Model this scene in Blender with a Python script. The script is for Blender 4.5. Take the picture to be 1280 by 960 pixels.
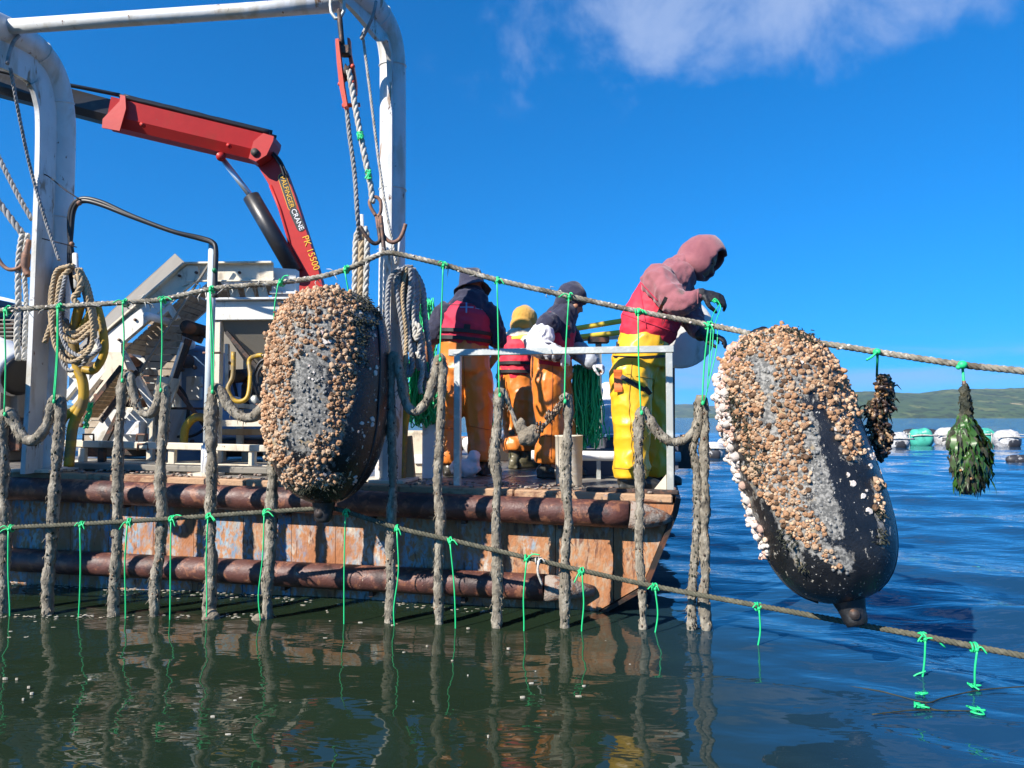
import bpy, bmesh, math, random
import numpy as np
from mathutils import Vector, Matrix, noise
random.seed(7); RNG = np.random.default_rng(7)
R = math.radians; PI = math.pi
scene = bpy.context.scene
for o in list(bpy.data.objects): bpy.data.objects.remove(o)
COL = scene.collection
# ------------------------------------------------------------------ camera
F = 900.0                      # focal length in photo pixels (1280 wide)
CAMZ = 1.2
PITCH = math.atan(42/F)
cd = bpy.data.cameras.new('camera'); cam = bpy.data.objects.new('camera', cd); COL.objects.link(cam)
cam.location = (0, 0, CAMZ); cam.rotation_euler = (PI/2 + PITCH, 0, 0)
cd.sensor_width = 36; cd.lens = 36*F/1280; cd.clip_start = .05; cd.clip_end = 20000
scene.camera = cam
# ------------------------------------------------------------------ light
SUN_AZ, SUN_EL = R(48), R(36)  # azimuth: to the left of straight behind the camera
TO_SUN = Vector((-math.sin(SUN_AZ)*math.cos(SUN_EL), -math.cos(SUN_AZ)*math.cos(SUN_EL), math.sin(SUN_EL)))
sl = bpy.data.lights.new('sun', 'SUN'); sl.energy = 4.7; sl.angle = R(.5); sl.color = (1, .93, .83)
so = bpy.data.objects.new('sun', sl); COL.objects.link(so); so.location = (-20, -20, 30)
so.rotation_euler = TO_SUN.to_track_quat('Z', 'Y').to_euler()
world = bpy.data.worlds.new('World'); scene.world = world; world.use_nodes = True
def build_world():
    nt = world.node_tree; N = nt.nodes; L = nt.links; N.clear()
    out = N.new('ShaderNodeOutputWorld'); bg = N.new('ShaderNodeBackground'); bg.inputs['Strength'].default_value = .086
    sky = N.new('ShaderNodeTexSky'); sky.sky_type = 'NISHITA'; sky.sun_disc = False
    sky.sun_elevation = SUN_EL; sky.sun_rotation = math.atan2(TO_SUN.x, TO_SUN.y)
    sky.altitude = 200; sky.air_density = 1.0; sky.dust_density = .1; sky.ozone_density = 4.0
    hsv = N.new('ShaderNodeHueSaturation'); hsv.inputs['Saturation'].default_value = 1.03; hsv.inputs['Value'].default_value = 1.0
    tc = N.new('ShaderNodeTexCoord')
    # clear dry air: little whitening towards the horizon
    rs = N.new('ShaderNodeVectorMath'); rs.operation = 'MULTIPLY_ADD'; L.new(tc.outputs['Generated'], rs.inputs[0]); rs.inputs[1].default_value = (1, 1, .80); rs.inputs[2].default_value = (0, 0, .125)
    nm = N.new('ShaderNodeVectorMath'); nm.operation = 'NORMALIZE'; L.new(rs.outputs[0], nm.inputs[0]); L.new(nm.outputs[0], sky.inputs['Vector'])
    tint = N.new('ShaderNodeMix'); tint.data_type = 'RGBA'; tint.blend_type = 'MULTIPLY'; tint.inputs[0].default_value = 1; tint.inputs[7].default_value = (.17, .75, 1.18, 1)
    L.new(sky.outputs[0], tint.inputs[6]); L.new(tint.outputs[2], hsv.inputs['Color'])
    def M(op, a, b=None, c=None):
        n = N.new('ShaderNodeMath'); n.operation = op
        for i, x in enumerate((a, b, c)):
            if x is None: continue
            if isinstance(x, (int, float)): n.inputs[i].default_value = x
            else: L.new(x, n.inputs[i])
        return n.outputs[0]
    def dot(v):
        n = N.new('ShaderNodeVectorMath'); n.operation = 'DOT_PRODUCT'
        L.new(tc.outputs['Generated'], n.inputs[0]); n.inputs[1].default_value = v
        return n.outputs['Value']
    def smooth(x, a, b):
        n = N.new('ShaderNodeMapRange'); n.interpolation_type = 'SMOOTHSTEP'
        L.new(x, n.inputs[0]); n.inputs[1].default_value = a; n.inputs[2].default_value = b
        return n.outputs[0]
    def noise_(scale, detail, rough, mp=(1, 1, 1), loc=(0, 0, 0), dist=0):
        m = N.new('ShaderNodeMapping'); m.inputs['Scale'].default_value = mp; m.inputs['Location'].default_value = loc
        L.new(tc.outputs['Generated'], m.inputs[0])
        n = N.new('ShaderNodeTexNoise'); n.inputs['Scale'].default_value = scale; n.inputs['Detail'].default_value = detail
        n.inputs['Roughness'].default_value = rough; n.inputs['Distortion'].default_value = dist
        L.new(m.outputs[0], n.inputs['Vector']); return n.outputs[0]
    puff = noise_(7.5, 9, .58, (1, 1, 1.0), (.3, .1, .2), .25)
    mask = None
    # drifting cloud banks round the sky: (azimuth right of +Y, elevation, half-width, half-height) in degrees
    for az, el, hw, hh in ((16.5, 29.2, 22, 6.4), (105, 24, 20, 7), (-150, 35, 24, 8), (-75, 55, 18, 9), (165, 20, 22, 6)):
        a, e = R(az), R(el)
        c = Vector((math.sin(a)*math.cos(e), math.cos(a)*math.cos(e), math.sin(e)))
        r = Vector((math.cos(a), -math.sin(a), 0)); u = r.cross(c)
        dx = M('DIVIDE', dot(r), math.sin(R(hw))); dy = M('DIVIDE', dot(u), math.sin(R(hh)))
        d = M('SQRT', M('ADD', M('MULTIPLY', dx, dx), M('MULTIPLY', dy, dy)))
        front = M('GREATER_THAN', dot(c), 0)
        m = M('MULTIPLY', smooth(d, 1.25, .1), front)
        mask = m if mask is None else M('MAXIMUM', mask, m)
    big = M('MULTIPLY', smooth(M('ADD', M('MULTIPLY', puff, 1.5), M('MULTIPLY', mask, .55)), .92, 1.46), smooth(mask, 0, .25))
    el = dot((0, 0, 1))
    low_n = noise_(4, 5, .55, (1, 1, 7), (2.2, .4, 0), .3)
    low = M('MULTIPLY', M('MULTIPLY', smooth(low_n, .38, .60), smooth(el, .02, .05)), smooth(el, .11, .06))
    m1 = N.new('ShaderNodeMix'); m1.data_type = 'RGBA'
    L.new(M('MULTIPLY', low, .55), m1.inputs[0]); L.new(hsv.outputs[0], m1.inputs[6]); m1.inputs[7].default_value = (2.3, 3.3, 5.4, 1)
    m2 = N.new('ShaderNodeMix'); m2.data_type = 'RGBA'
    L.new(M('MULTIPLY', big, .66), m2.inputs[0]); L.new(m1.outputs[2], m2.inputs[6]); m2.inputs[7].default_value = (2.8, 3.6, 5.4, 1)
    L.new(m2.outputs[2], bg.inputs['Color']); L.new(bg.outputs[0], out.inputs[0])
build_world()
vs = scene.view_settings; vs.view_transform = 'Standard'; vs.look = 'None'; vs.exposure = 0.98; vs.gamma = 1; vs.use_curve_mapping = False
scene.cycles.use_denoising = True
scene.cycles.max_bounces = 8; scene.cycles.caustics_reflective = False; scene.cycles.caustics_refractive = False

# ------------------------------------------------------------------ helpers
_fwd = Vector((0, math.cos(PITCH), math.sin(PITCH))); _up = Vector((0, -math.sin(PITCH), math.cos(PITCH)))
def at(px, py, D):
    """world point seen at photo pixel (px, py) on the plane y = D"""
    d = _fwd + Vector(((px-640)/F, 0, 0)) + _up*((480-py)/F)
    return Vector((0, 0, CAMZ)) + d*(D/d.y)
def pix(p):
    q = Vector(p) - Vector((0, 0, CAMZ)); w = q.dot(_fwd)
    return 640 + F*q.x/w, 480 - F*q.dot(_up)/w
def lerp_tab(x, tab):
    if x <= tab[0][0]: return tab[0][1]
    for (a, ya), (b, yb) in zip(tab, tab[1:]):
        if x <= b: return ya + (yb-ya)*(x-a)/(b-a)
    return tab[-1][1]
def offset_of(o):
    v = Vector((0, 0, 0))
    while o is not None: v += o.location; o = o.parent
    return v
class MB:
    """collects shapes in world coordinates; build() links them as one mesh object"""
    def __init__(s): s.v = []; s.f = []; s.smooth = []
    def add(s, vs, fs, smooth=True):
        b = len(s.v); s.v += [tuple(p) for p in vs]; s.f += [tuple(i+b for i in f) for f in fs]; s.smooth += [smooth]*len(fs)
    def box(s, c, ax, ay, az, hx, hy, hz, bev=0.0):
        c = Vector(c); ax = Vector(ax).normalized(); ay = Vector(ay).normalized(); az = Vector(az).normalized()
        if bev <= 0:
            vs = [c + ax*hx*i + ay*hy*j + az*hz*k for i in (-1, 1) for j in (-1, 1) for k in (-1, 1)]
            s.add(vs, [(0,1,3,2),(4,6,7,5),(0,4,5,1),(2,3,7,6),(0,2,6,4),(1,5,7,3)], False); return
        bev = min(bev, hx*.9, hy*.9, hz*.9)
        bm = bmesh.new(); bmesh.ops.create_cube(bm, size=2)
        for v in bm.verts: v.co = Vector((v.co.x*hx, v.co.y*hy, v.co.z*hz))
        bmesh.ops.bevel(bm, geom=bm.edges[:], offset=bev, segments=1, affect='EDGES')
        bm.verts.index_update()
        s.add([c + ax*v.co.x + ay*v.co.y + az*v.co.z for v in bm.verts], [[v.index for v in f.verts] for f in bm.faces], False); bm.free()
    def bar(s, p, q, w, h, up=(0, 0, 1), bev=0.0):
        """box beam from p to q, w wide sideways and h high along up"""
        p = Vector(p); q = Vector(q); d = q-p; L = d.length; d.normalize()
        side = d.cross(Vector(up))
        if side.length < 1e-4: side = d.cross(Vector((1, 0, 0)))
        side.normalize(); u = side.cross(d)
        s.box((p+q)/2, d, side, u, L/2, w/2, h/2, bev)
    def tube(s, pts, r, n=10, closed=False, cap=True, side=None, squash=1.0):
        pts = [Vector(p) for p in pts]; m = len(pts)
        rs = list(r) if hasattr(r, '__len__') else [r]*m
        tang = []
        for i in range(m):
            a = pts[(i-1) % m] if (closed or i > 0) else pts[i]; b = pts[(i+1) % m] if (closed or i < m-1) else pts[i]
            t = (b-a); tang.append(t.normalized() if t.length > 1e-9 else Vector((0, 0, 1)))
        if side is not None:
            nrm = Vector(side) - tang[0]*Vector(side).dot(tang[0])
        else:
            nrm = tang[0].orthogonal()
        if nrm.length < 1e-5: nrm = tang[0].orthogonal()
        nrm.normalize(); vs = []
        for i in range(m):
            t = tang[i]
            if side is not None:
                w = Vector(side) - t*Vector(side).dot(t)
                if w.length > .05: nrm = w.normalized()
            else:
                w = nrm - t*nrm.dot(t)
                if w.length > 1e-6: nrm = w.normalized()
            bn = t.cross(nrm)
            ra = rs[i]; 
            if hasattr(ra, '__len__'): r1, r2 = ra
            else: r1, r2 = ra, ra*squash
            for k in range(n):
                a = 2*PI*k/n; vs.append(pts[i] + nrm*(math.cos(a)*r1) + bn*(math.sin(a)*r2))
        fs = []
        for i in range(m if closed else m-1):
            j = (i+1) % m
            for k in range(n):
                k2 = (k+1) % n; fs.append((i*n+k, i*n+k2, j*n+k2, j*n+k))
        if cap and not closed:
            fs.append(tuple(reversed(range(n)))); fs.append(tuple((m-1)*n+k for k in range(n)))
        s.add(vs, fs)
    def prism(s, poly, nvec, t):
        """planar polygon (world points) made a slab of thickness t centred on the polygon"""
        nv = Vector(nvec).normalized()*t/2; m = len(poly)
        vs = [Vector(p)+nv for p in poly] + [Vector(p)-nv for p in poly]
        fs = [tuple(range(m)), tuple(reversed(range(m, 2*m)))]
        for i in range(m):
            j = (i+1) % m; fs.append((j, i, m+i, m+j))
        s.add(vs, fs, False)
    def lathe(s, prof, c, axis, n=24, ref=None):
        """profile of (r, t) about axis through c"""
        ax = Vector(axis).normalized(); a = Vector(ref) if ref else ax.orthogonal(); a = (a-ax*a.dot(ax)).normalized(); b = ax.cross(a)
        c = Vector(c); vs = []
        for r, t in prof:
            for k in range(n):
                w = 2*PI*k/n; vs.append(c + ax*t + (a*math.cos(w)+b*math.sin(w))*r)
        fs = []
        for i in range(len(prof)-1):
            for k in range(n):
                k2 = (k+1) % n; fs.append((i*n+k, i*n+k2, (i+1)*n+k2, (i+1)*n+k))
        if prof[0][0] > 1e-6: fs.append(tuple(reversed(range(n))))
        if prof[-1][0] > 1e-6: fs.append(tuple((len(prof)-1)*n+k for k in range(n)))
        s.add(vs, fs)
    def ball(s, c, r, seg=12, rings=8, ax=None):
        if not hasattr(r, '__len__'): r = (r, r, r)
        A = ax or (Vector((1,0,0)), Vector((0,1,0)), Vector((0,0,1))); c = Vector(c)
        vs = [c + A[2]*r[2]]; fs = []
        for i in range(1, rings):
            th = PI*i/rings
            for k in range(seg):
                ph = 2*PI*k/seg
                vs.append(c + A[0]*(r[0]*math.sin(th)*math.cos(ph)) + A[1]*(r[1]*math.sin(th)*math.sin(ph)) + A[2]*(r[2]*math.cos(th)))
        vs.append(c - A[2]*r[2]); e = len(vs)-1
        for k in range(seg): fs.append((0, 1+k, 1+(k+1) % seg))
        for i in range(rings-2):
            for k in range(seg):
                k2 = (k+1) % seg; a = 1+i*seg; b = a+seg
                fs.append((a+k, b+k, b+k2, a+k2))
        a = 1+(rings-2)*seg
        for k in range(seg): fs.append((a+k, e, a+(k+1) % seg))
        s.add(vs, fs)
    def mesh(s, name, off=Vector((0, 0, 0))):
        me = bpy.data.meshes.new(name); me.from_pydata([Vector(p)-off for p in s.v], [], s.f)
        me.polygons.foreach_set('use_smooth', s.smooth); me.update(); return me
    def build(s, name, m, parent=None, fix=False):
        me = s.mesh(name, offset_of(parent))
        if fix:
            bm = bmesh.new(); bm.from_mesh(me); bmesh.ops.recalc_face_normals(bm, faces=bm.faces); bm.to_mesh(me); bm.free()
        return link(name, me, m, parent)
def link(name, me, m, parent=None):
    o = bpy.data.objects.new(name, me); COL.objects.link(o)
    if m is not None and not me.materials: me.materials.append(m)
    if parent is not None: o.parent = parent
    return o
def tag(o, label=None, cat=None, group=None, kind=None):
    if label: o['label'] = label
    if cat: o['category'] = cat
    if group: o['group'] = group
    if kind: o['kind'] = kind
    return o
def thing(name, loc, label, cat, group=None):
    o = bpy.data.objects.new(name, None); COL.objects.link(o); o.location = loc; o.empty_display_size = .1
    return tag(o, label, cat, group)
def catmull(pts, k=6):
    pts = [Vector(p) for p in pts]; P = [pts[0]*2-pts[1]] + pts + [pts[-1]*2-pts[-2]]; out = []
    for i in range(1, len(P)-2):
        a, b, c, d = P[i-1:i+3]
        for j in range(k):
            t = j/k
            out.append(.5*((2*b) + (c-a)*t + (2*a-5*b+4*c-d)*t*t + (3*b-a-3*c+d)*t**3))
    out.append(pts[-1]); return out
def resample(pts, step):
    out = [pts[0]]; acc = 0.0
    for a, b in zip(pts, pts[1:]):
        d = (b-a).length; t = step-acc
        while t <= d and d > 1e-9:
            out.append(a.lerp(b, t/d)); t += step
        acc = d-(t-step)
    if (out[-1]-pts[-1]).length > step*.3: out.append(pts[-1])
    return out
def laid_rope(mb, pts, r, pitch=None, strands=3, n=6, step=None):
    """three-strand twisted rope along a path"""
    pitch = pitch or r*7.0; step = step or pitch/8
    P = resample([Vector(p) for p in pts], step); m = len(P)
    if m < 3: mb.tube(P, r, 6); return
    nrm = None; fr = []
    for i in range(m):
        t = (P[min(i+1, m-1)]-P[max(i-1, 0)]).normalized()
        nrm = t.orthogonal() if nrm is None else (nrm - t*nrm.dot(t))
        nrm.normalize(); fr.append((nrm.copy(), t.cross(nrm)))
    for k in range(strands):
        path = []
        for i in range(m):
            a = 2*PI*(i*step/pitch + k/strands); path.append(P[i] + (fr[i][0]*math.cos(a)+fr[i][1]*math.sin(a))*r*.5)
        mb.tube(path, r*.56, n)
def fuse(name, mb, voxel, m, parent, smooth=4, disp=None, decim=None):
    """voxel-join overlapping closed shapes into one continuous surface"""
    off = offset_of(parent); me = mb.mesh(name+'_src', off)
    o = bpy.data.objects.new(name+'_src', me); COL.objects.link(o)
    rm = o.modifiers.new('r', 'REMESH'); rm.mode = 'VOXEL'; rm.voxel_size = voxel; rm.use_smooth_shade = True
    if smooth:
        sm = o.modifiers.new('s', 'SMOOTH'); sm.factor = .5; sm.iterations = smooth
    dg = bpy.context.evaluated_depsgraph_get(); dg.update()
    out = bpy.data.meshes.new_from_object(o.evaluated_get(dg)); out.name = name
    bpy.data.objects.remove(o); bpy.data.meshes.remove(me)
    if disp:
        nv = len(out.vertices); nor = [v.normal.copy() for v in out.vertices]
        for v, nn in zip(out.vertices, nor): v.co += nn*disp(v.co+off, nn)
    out.polygons.foreach_set('use_smooth', [True]*len(out.polygons)); out.materials.clear()
    return link(name, out, m, parent)
def text_mesh(body, size, name='lettering'):
    cu = bpy.data.curves.new(name, 'FONT'); cu.body = body; cu.size = size; cu.extrude = .0015; cu.align_x = 'CENTER'; cu.align_y = 'CENTER'
    o = bpy.data.objects.new(name, cu); COL.objects.link(o)
    dg = bpy.context.evaluated_depsgraph_get(); dg.update()
    me = bpy.data.meshes.new_from_object(o.evaluated_get(dg)); bpy.data.objects.remove(o)
    return me

# ------------------------------------------------------------------ materials
def mat(name, col, rough=.6, metal=0.0, cols=None, scale=6.0, stretch=(1, 1, 1), lo=.35, hi=.65, detail=6, bump=0.0, bscale=30.0, bstretch=None,
        spots=None, spec=.5, sheen=0.0, sub=0.0, rough2=None, coat=0.0):
    """col: base; cols: list of (colour, threshold, softness, scale, stretch) patches laid over it; bump in metres"""
    m = bpy.data.materials.new(name); m.use_nodes = True; nt = m.node_tree; N = nt.nodes; L = nt.links
    b = N['Principled BSDF']; b.inputs['Roughness'].default_value = rough; b.inputs['Metallic'].default_value = metal
    b.inputs['Specular IOR Level'].default_value = spec
    if sheen: b.inputs['Sheen Weight'].default_value = sheen
    if sub: b.inputs['Subsurface Weight'].default_value = sub; b.inputs['Subsurface Scale'].default_value = .02
    if coat: b.inputs['Coat Weight'].default_value = coat; b.inputs['Coat Roughness'].default_value = .1
    geo = N.new('ShaderNodeTexCoord')
    def nz(sc, st, dt, seed=0.0, dist=0.0):
        mp = N.new('ShaderNodeMapping'); mp.inputs['Scale'].default_value = st; mp.inputs['Location'].default_value = (seed*3.1, seed*1.7, seed*2.3)
        L.new(geo.outputs['Object'], mp.inputs[0]); n = N.new('ShaderNodeTexNoise'); n.inputs['Scale'].default_value = sc; n.inputs['Detail'].default_value = dt
        n.inputs['Roughness'].default_value = .6; n.inputs['Distortion'].default_value = dist
        L.new(mp.outputs[0], n.inputs['Vector']); return n.outputs[0]
    # a little value variation on everything
    base = N.new('ShaderNodeMix'); base.data_type = 'RGBA'; base.blend_type = 'MIX'
    base.inputs[6].default_value = (*[c*.78 for c in col], 1); base.inputs[7].default_value = (*[min(1, c*1.16) for c in col], 1)
    L.new(nz(scale, stretch, detail), base.inputs[0]); cur = base.outputs[2]
    for i, (c2, th, sf, sc, st) in enumerate(cols or []):
        mr = N.new('ShaderNodeMapRange'); mr.interpolation_type = 'SMOOTHSTEP'
        L.new(nz(sc, st, 7, 1.3+i*2.1, .4), mr.inputs[0]); mr.inputs[1].default_value = th-sf; mr.inputs[2].default_value = th+sf
        mx = N.new('ShaderNodeMix'); mx.data_type = 'RGBA'; L.new(mr.outputs[0], mx.inputs[0]); L.new(cur, mx.inputs[6]); mx.inputs[7].default_value = (*c2, 1)
        cur = mx.outputs[2]
    L.new(cur, b.inputs['Base Color'])
    if rough2 is not None:
        mr = N.new('ShaderNodeMapRange'); L.new(nz(scale*1.7, stretch, 4, 9.0), mr.inputs[0]); mr.inputs[1].default_value = .35; mr.inputs[2].default_value = .65
        mr.inputs[3].default_value = rough; mr.inputs[4].default_value = rough2; L.new(mr.outputs[0], b.inputs['Roughness'])
    if bump:
        bp = N.new('ShaderNodeBump'); bp.inputs['Strength'].default_value = 1.0; bp.inputs['Distance'].default_value = bump
        L.new(nz(bscale, bstretch or (1, 1, 1), 5, 4.0), bp.inputs['Height']); L.new(bp.outputs[0], b.inputs['Normal'])
    return m
M = {}
RUST = (.20, .075, .03); O1 = (1, 1, 1)
M['white_steel'] = mat('white_steel', (.62, .63, .62), .48, cols=[((.46, .43, .36), .58, .09, 6, (1, 1, .3)), ((.30, .20, .12), .65, .04, 10, (1, 1, .25)), ((.13, .06, .03), .67, .025, 22, (1, 1, .6))], bump=.0015, bscale=40)
M['cream_steel'] = mat('cream_steel', (.68, .61, .48), .55, cols=[((.34, .29, .22), .60, .09, 8, (1, 1, .5)), ((.17, .08, .04), .70, .03, 18, O1)], bump=.002, bscale=40)
M['pale_steel'] = mat('pale_steel', (.66, .66, .62), .5, cols=[((.40, .36, .29), .62, .07, 9, (1, 1, .5)), ((.16, .08, .04), .72, .03, 18, O1)], bump=.002, bscale=40)
M['grey_sheet'] = mat('grey_sheet', (.21, .19, .155), .6, cols=[((.22, .19, .15), .58, .1, 6, O1)], bump=.001, bscale=60)
M['galv'] = mat('galv', (.45, .47, .44), .48, .35, cols=[((.62, .62, .57), .58, .08, 12, O1), ((.2, .13, .08), .72, .03, 25, O1)], bump=.001, bscale=60)
M['crane_red'] = mat('crane_red', (.46, .024, .02), .45, cols=[((.40, .03, .02), .60, .10, 4, O1), ((.25, .11, .08), .72, .025, 16, O1)], spec=.3, bump=.0008, bscale=20)
M['crane_black'] = mat('crane_black', (.018, .018, .02), .4, cols=[((.05, .045, .04), .62, .1, 8, O1)], bump=.001)
M['rubber'] = mat('rubber', (.012, .012, .014), .45, bump=.001)
M['chrome'] = mat('chrome', (.62, .63, .63), .35, .7)
M['block_red'] = mat('block_red', (.62, .07, .03), .45, cols=[((.2, .07, .03), .63, .06, 30, O1)], bump=.001, bscale=80)
M['iron'] = mat('iron', (.19, .105, .075), .7, .3, cols=[((.30, .15, .09), .55, .1, 30, O1)], bump=.002, bscale=90)
M['dark_iron'] = mat('dark_iron', (.05, .04, .037), .6, .4, cols=[((.16, .08, .05), .58, .1, 30, O1)], bump=.002, bscale=90)
M['rope_white'] = mat('rope_white', (.52, .50, .45), .85, scale=25, cols=[((.30, .27, .22), .55, .12, 20, O1)], bump=.003, bscale=160)
M['rope_grey'] = mat('rope_grey', (.31, .31, .31), .85, scale=25, cols=[((.19, .18, .165), .55, .12, 20, O1)], bump=.003, bscale=160)
M['rope_tan'] = mat('rope_tan', (.44, .33, .20), .85, scale=25, cols=[((.27, .2, .12), .56, .12, 20, O1)], bump=.003, bscale=160)
M['line_top'] = mat('line_top', (.25, .225, .175), .9, scale=18, cols=[((.50, .47, .40), .58, .07, 22, O1), ((.10, .085, .06), .56, .08, 9, O1)], bump=.005, bscale=130)
M['line_low'] = mat('line_low', (.085, .082, .055), .9, scale=18, cols=[((.14, .13, .09), .58, .1, 24, O1)], bump=.005, bscale=130)
M['dropper'] = mat('dropper', (.19, .165, .125), .95, scale=14, cols=[((.34, .305, .24), .54, .1, 26, (1, 1, .5)), ((.085, .075, .06), .62, .08, 20, O1)], bump=.012, bscale=75, bstretch=(1, 1, .6))
M['twine'] = mat('twine', (.018, .56, .19), .55, sub=.0, scale=30)
M['twine_dark'] = mat('twine_dark', (.008, .20, .075), .6, scale=30)
M['float_black'] = mat('float_black', (.010, .0105, .012), .3, scale=9, cols=[((.03, .03, .03), .58, .10, 5, (1, 1, .5)), ((.02, .021, .022), .58, .06, 34, O1), ((.36, .33, .28), .70, .04, 42, O1)], bump=.003, bscale=70, rough2=.62)
M['float_grey'] = mat('float_grey', (.12, .125, .125), .6, scale=12, cols=[((.30, .29, .26), .56, .07, 24, O1), ((.26, .20, .12), .66, .05, 10, O1)], bump=.003, bscale=70)
M['barn_tan'] = mat('barn_tan', (.47, .26, .135), .8, scale=30, cols=[((.34, .175, .085), .57, .1, 60, O1)], bump=.004, bscale=140)
M['barn_tan2'] = mat('barn_tan2', (.36, .185, .09), .8, scale=30, cols=[((.62, .44, .28), .57, .1, 60, O1)], bump=.004, bscale=140)
M['barn_white'] = mat('barn_white', (.64, .58, .52), .8, scale=30, cols=[((.62, .40, .33), .6, .1, 20, O1)], bump=.004, bscale=140)
M['barn_pink'] = mat('barn_pink', (.56, .36, .28), .8, scale=30, cols=[((.7, .62, .38), .64, .08, 14, O1)], bump=.004, bscale=140)
M['weed'] = mat('weed', (.030, .095, .012), .4, scale=20, cols=[((.055, .11, .02), .58, .1, 9, O1), ((.05, .014, .02), .64, .08, 5, O1)])
M['weed_dark'] = mat('weed_dark', (.02, .024, .012), .7, scale=20, cols=[((.05, .045, .02), .58, .1, 20, O1)])
M['mussel'] = mat('mussel', (.035, .022, .017), .4, scale=20, cols=[((.38, .24, .13), .57, .06, 22, O1), ((.10, .05, .03), .6, .1, 12, O1)], bump=.002)
M['tunicate'] = mat('tunicate', (.36, .19, .07), .6, scale=20, cols=[((.25, .12, .05), .58, .1, 30, O1)], bump=.004, bscale=80)
M['mud'] = mat('mud', (.24, .20, .145), .95, scale=15, cols=[((.12, .1, .075), .58, .1, 20, O1)], bump=.012, bscale=80)
def hull_mat(name, seed, amt_rust=0.0):
    o = amt_rust
    return mat(name, (.39, .275, .18), .75, scale=9, cols=[
        ((.25, .33, .385), .55+.05*seed+o, .07, 4.2, (1, 1, .45)), ((.12, .23, .35), .63+.05*seed+o, .05, 5.5, (1, 1, .4)), ((.47, .43, .36), .58, .07, 7, (1, 1, .4)),
        ((.40, .18, .075), .51-o*1.5, .09, 34, (1, 1, .55)), ((.33, .13, .05), .55-o*2, .08, 5, (1, 1, .35)), ((.16, .07, .04), .62-o, .05, 26, (1, 1, .28)), ((.09, .045, .03), .69, .02, 60, (1, 1, .06))], bump=.007, bscale=42, bstretch=(1, 1, .6))
def float_mat():
    m = bpy.data.materials.new('float_barrel'); m.use_nodes = True; nt = m.node_tree; N = nt.nodes; L = nt.links; b = N['Principled BSDF']
    tc = N.new('ShaderNodeTexCoord'); at_ = N.new('ShaderNodeAttribute'); at_.attribute_name = 'mud'
    def nz(sc, dt, st=(1, 1, 1), sd=0.0):
        mp = N.new('ShaderNodeMapping'); mp.inputs['Scale'].default_value = st; mp.inputs['Location'].default_value = (sd, sd*1.3, sd*.7); L.new(tc.outputs['Object'], mp.inputs[0])
        n = N.new('ShaderNodeTexNoise'); n.inputs['Scale'].default_value = sc; n.inputs['Detail'].default_value = dt; n.inputs['Roughness'].default_value = .65; L.new(mp.outputs[0], n.inputs['Vector']); return n.outputs[0]
    def mth(op, a, c):
        n = N.new('ShaderNodeMath'); n.operation = op
        for i, x in enumerate((a, c)):
            if isinstance(x, (int, float)): n.inputs[i].default_value = x
            else: L.new(x, n.inputs[i])
        return n.outputs[0]
    def ramp(x, lo, hi):
        n = N.new('ShaderNodeMapRange'); n.interpolation_type = 'SMOOTHSTEP'; L.new(x, n.inputs[0]); n.inputs[1].default_value = lo; n.inputs[2].default_value = hi; return n.outputs[0]
    def mix(f, a, c):
        n = N.new('ShaderNodeMix'); n.data_type = 'RGBA'; L.new(f, n.inputs[0])
        for k, x in ((6, a), (7, c)):
            if isinstance(x, tuple): n.inputs[k].default_value = (*x, 1)
            else: L.new(x, n.inputs[k])
        return n.outputs[2]
    base = mix(ramp(nz(7, 5), .35, .7), (.007, .0075, .009), (.018, .0185, .02))
    base = mix(ramp(nz(30, 5, (1, 1, .6), 3), .635, .665), base, (.42, .38, .31))
    base = mix(ramp(nz(70, 3, (1, 1, .6), 13), .68, .71), base, (.55, .53, .48))
    mudm = ramp(mth('ADD', at_.outputs['Fac'], mth('MULTIPLY', mth('SUBTRACT', nz(24, 6, (1, 1, .7), 7), .5), 2.6)), .42, .62)
    mud = mix(ramp(nz(55, 4, (1, 1, 1), 5), .42, .62), (.085, .085, .08), (.27, .26, .235))
    mud = mix(ramp(nz(9, 4, (1, 1, 1), 11), .57, .68), mud, (.30, .225, .13))
    L.new(mix(mudm, base, mud), b.inputs['Base Color'])
    rr = N.new('ShaderNodeMapRange'); L.new(mudm, rr.inputs[0]); rr.inputs[3].default_value = .27; rr.inputs[4].default_value = .8; L.new(rr.outputs[0], b.inputs['Roughness'])
    bp = N.new('ShaderNodeBump'); bp.inputs['Distance'].default_value = .004; L.new(mth('ADD', nz(70, 4), mth('MULTIPLY', mudm, .6)), bp.inputs['Height']); L.new(bp.outputs[0], b.inputs['Normal'])
    return m
M['float_barrel'] = float_mat()
M['hull'] = hull_mat('hull_paint', -1.0); M['hull_b'] = hull_mat('hull_paint_bluer', -1.9); M['hull_r'] = hull_mat('hull_paint_rusty', .3, .02)
M['deck_edge'] = mat('deck_edge', (.42, .26, .15), .75, scale=8, cols=[((.2, .09, .05), .58, .06, 8, (.5, 1, 1)), ((.05, .16, .32), .68, .04, 7, O1), ((.10, .09, .08), .64, .05, 14, O1)], bump=.006, bscale=50)
M['tube'] = mat('tube', (.095, .036, .028), .42, scale=6, cols=[((.22, .09, .05), .57, .05, 16, O1), ((.36, .27, .20), .69, .02, 22, O1), ((.035, .016, .014), .56, .08, 7, O1)], bump=.003, bscale=60, rough2=.65)
M['tube_end'] = mat('tube_end', (.30, .25, .21), .85, scale=20, cols=[((.2, .09, .05), .56, .07, 20, O1), ((.07, .06, .07), .62, .05, 20, O1)], bump=.012, bscale=60)
M['deck'] = mat('deck', (.16, .15, .135), .22, scale=4, cols=[((.30, .27, .22), .57, .08, 4, O1), ((.12, .06, .035), .63, .05, 7, O1)], bump=.002, bscale=30, rough2=.6)
M['dark_steel'] = mat('dark_steel', (.04, .032, .028), .65, .2, cols=[((.14, .06, .035), .56, .07, 9, O1)], bump=.004)
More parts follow.
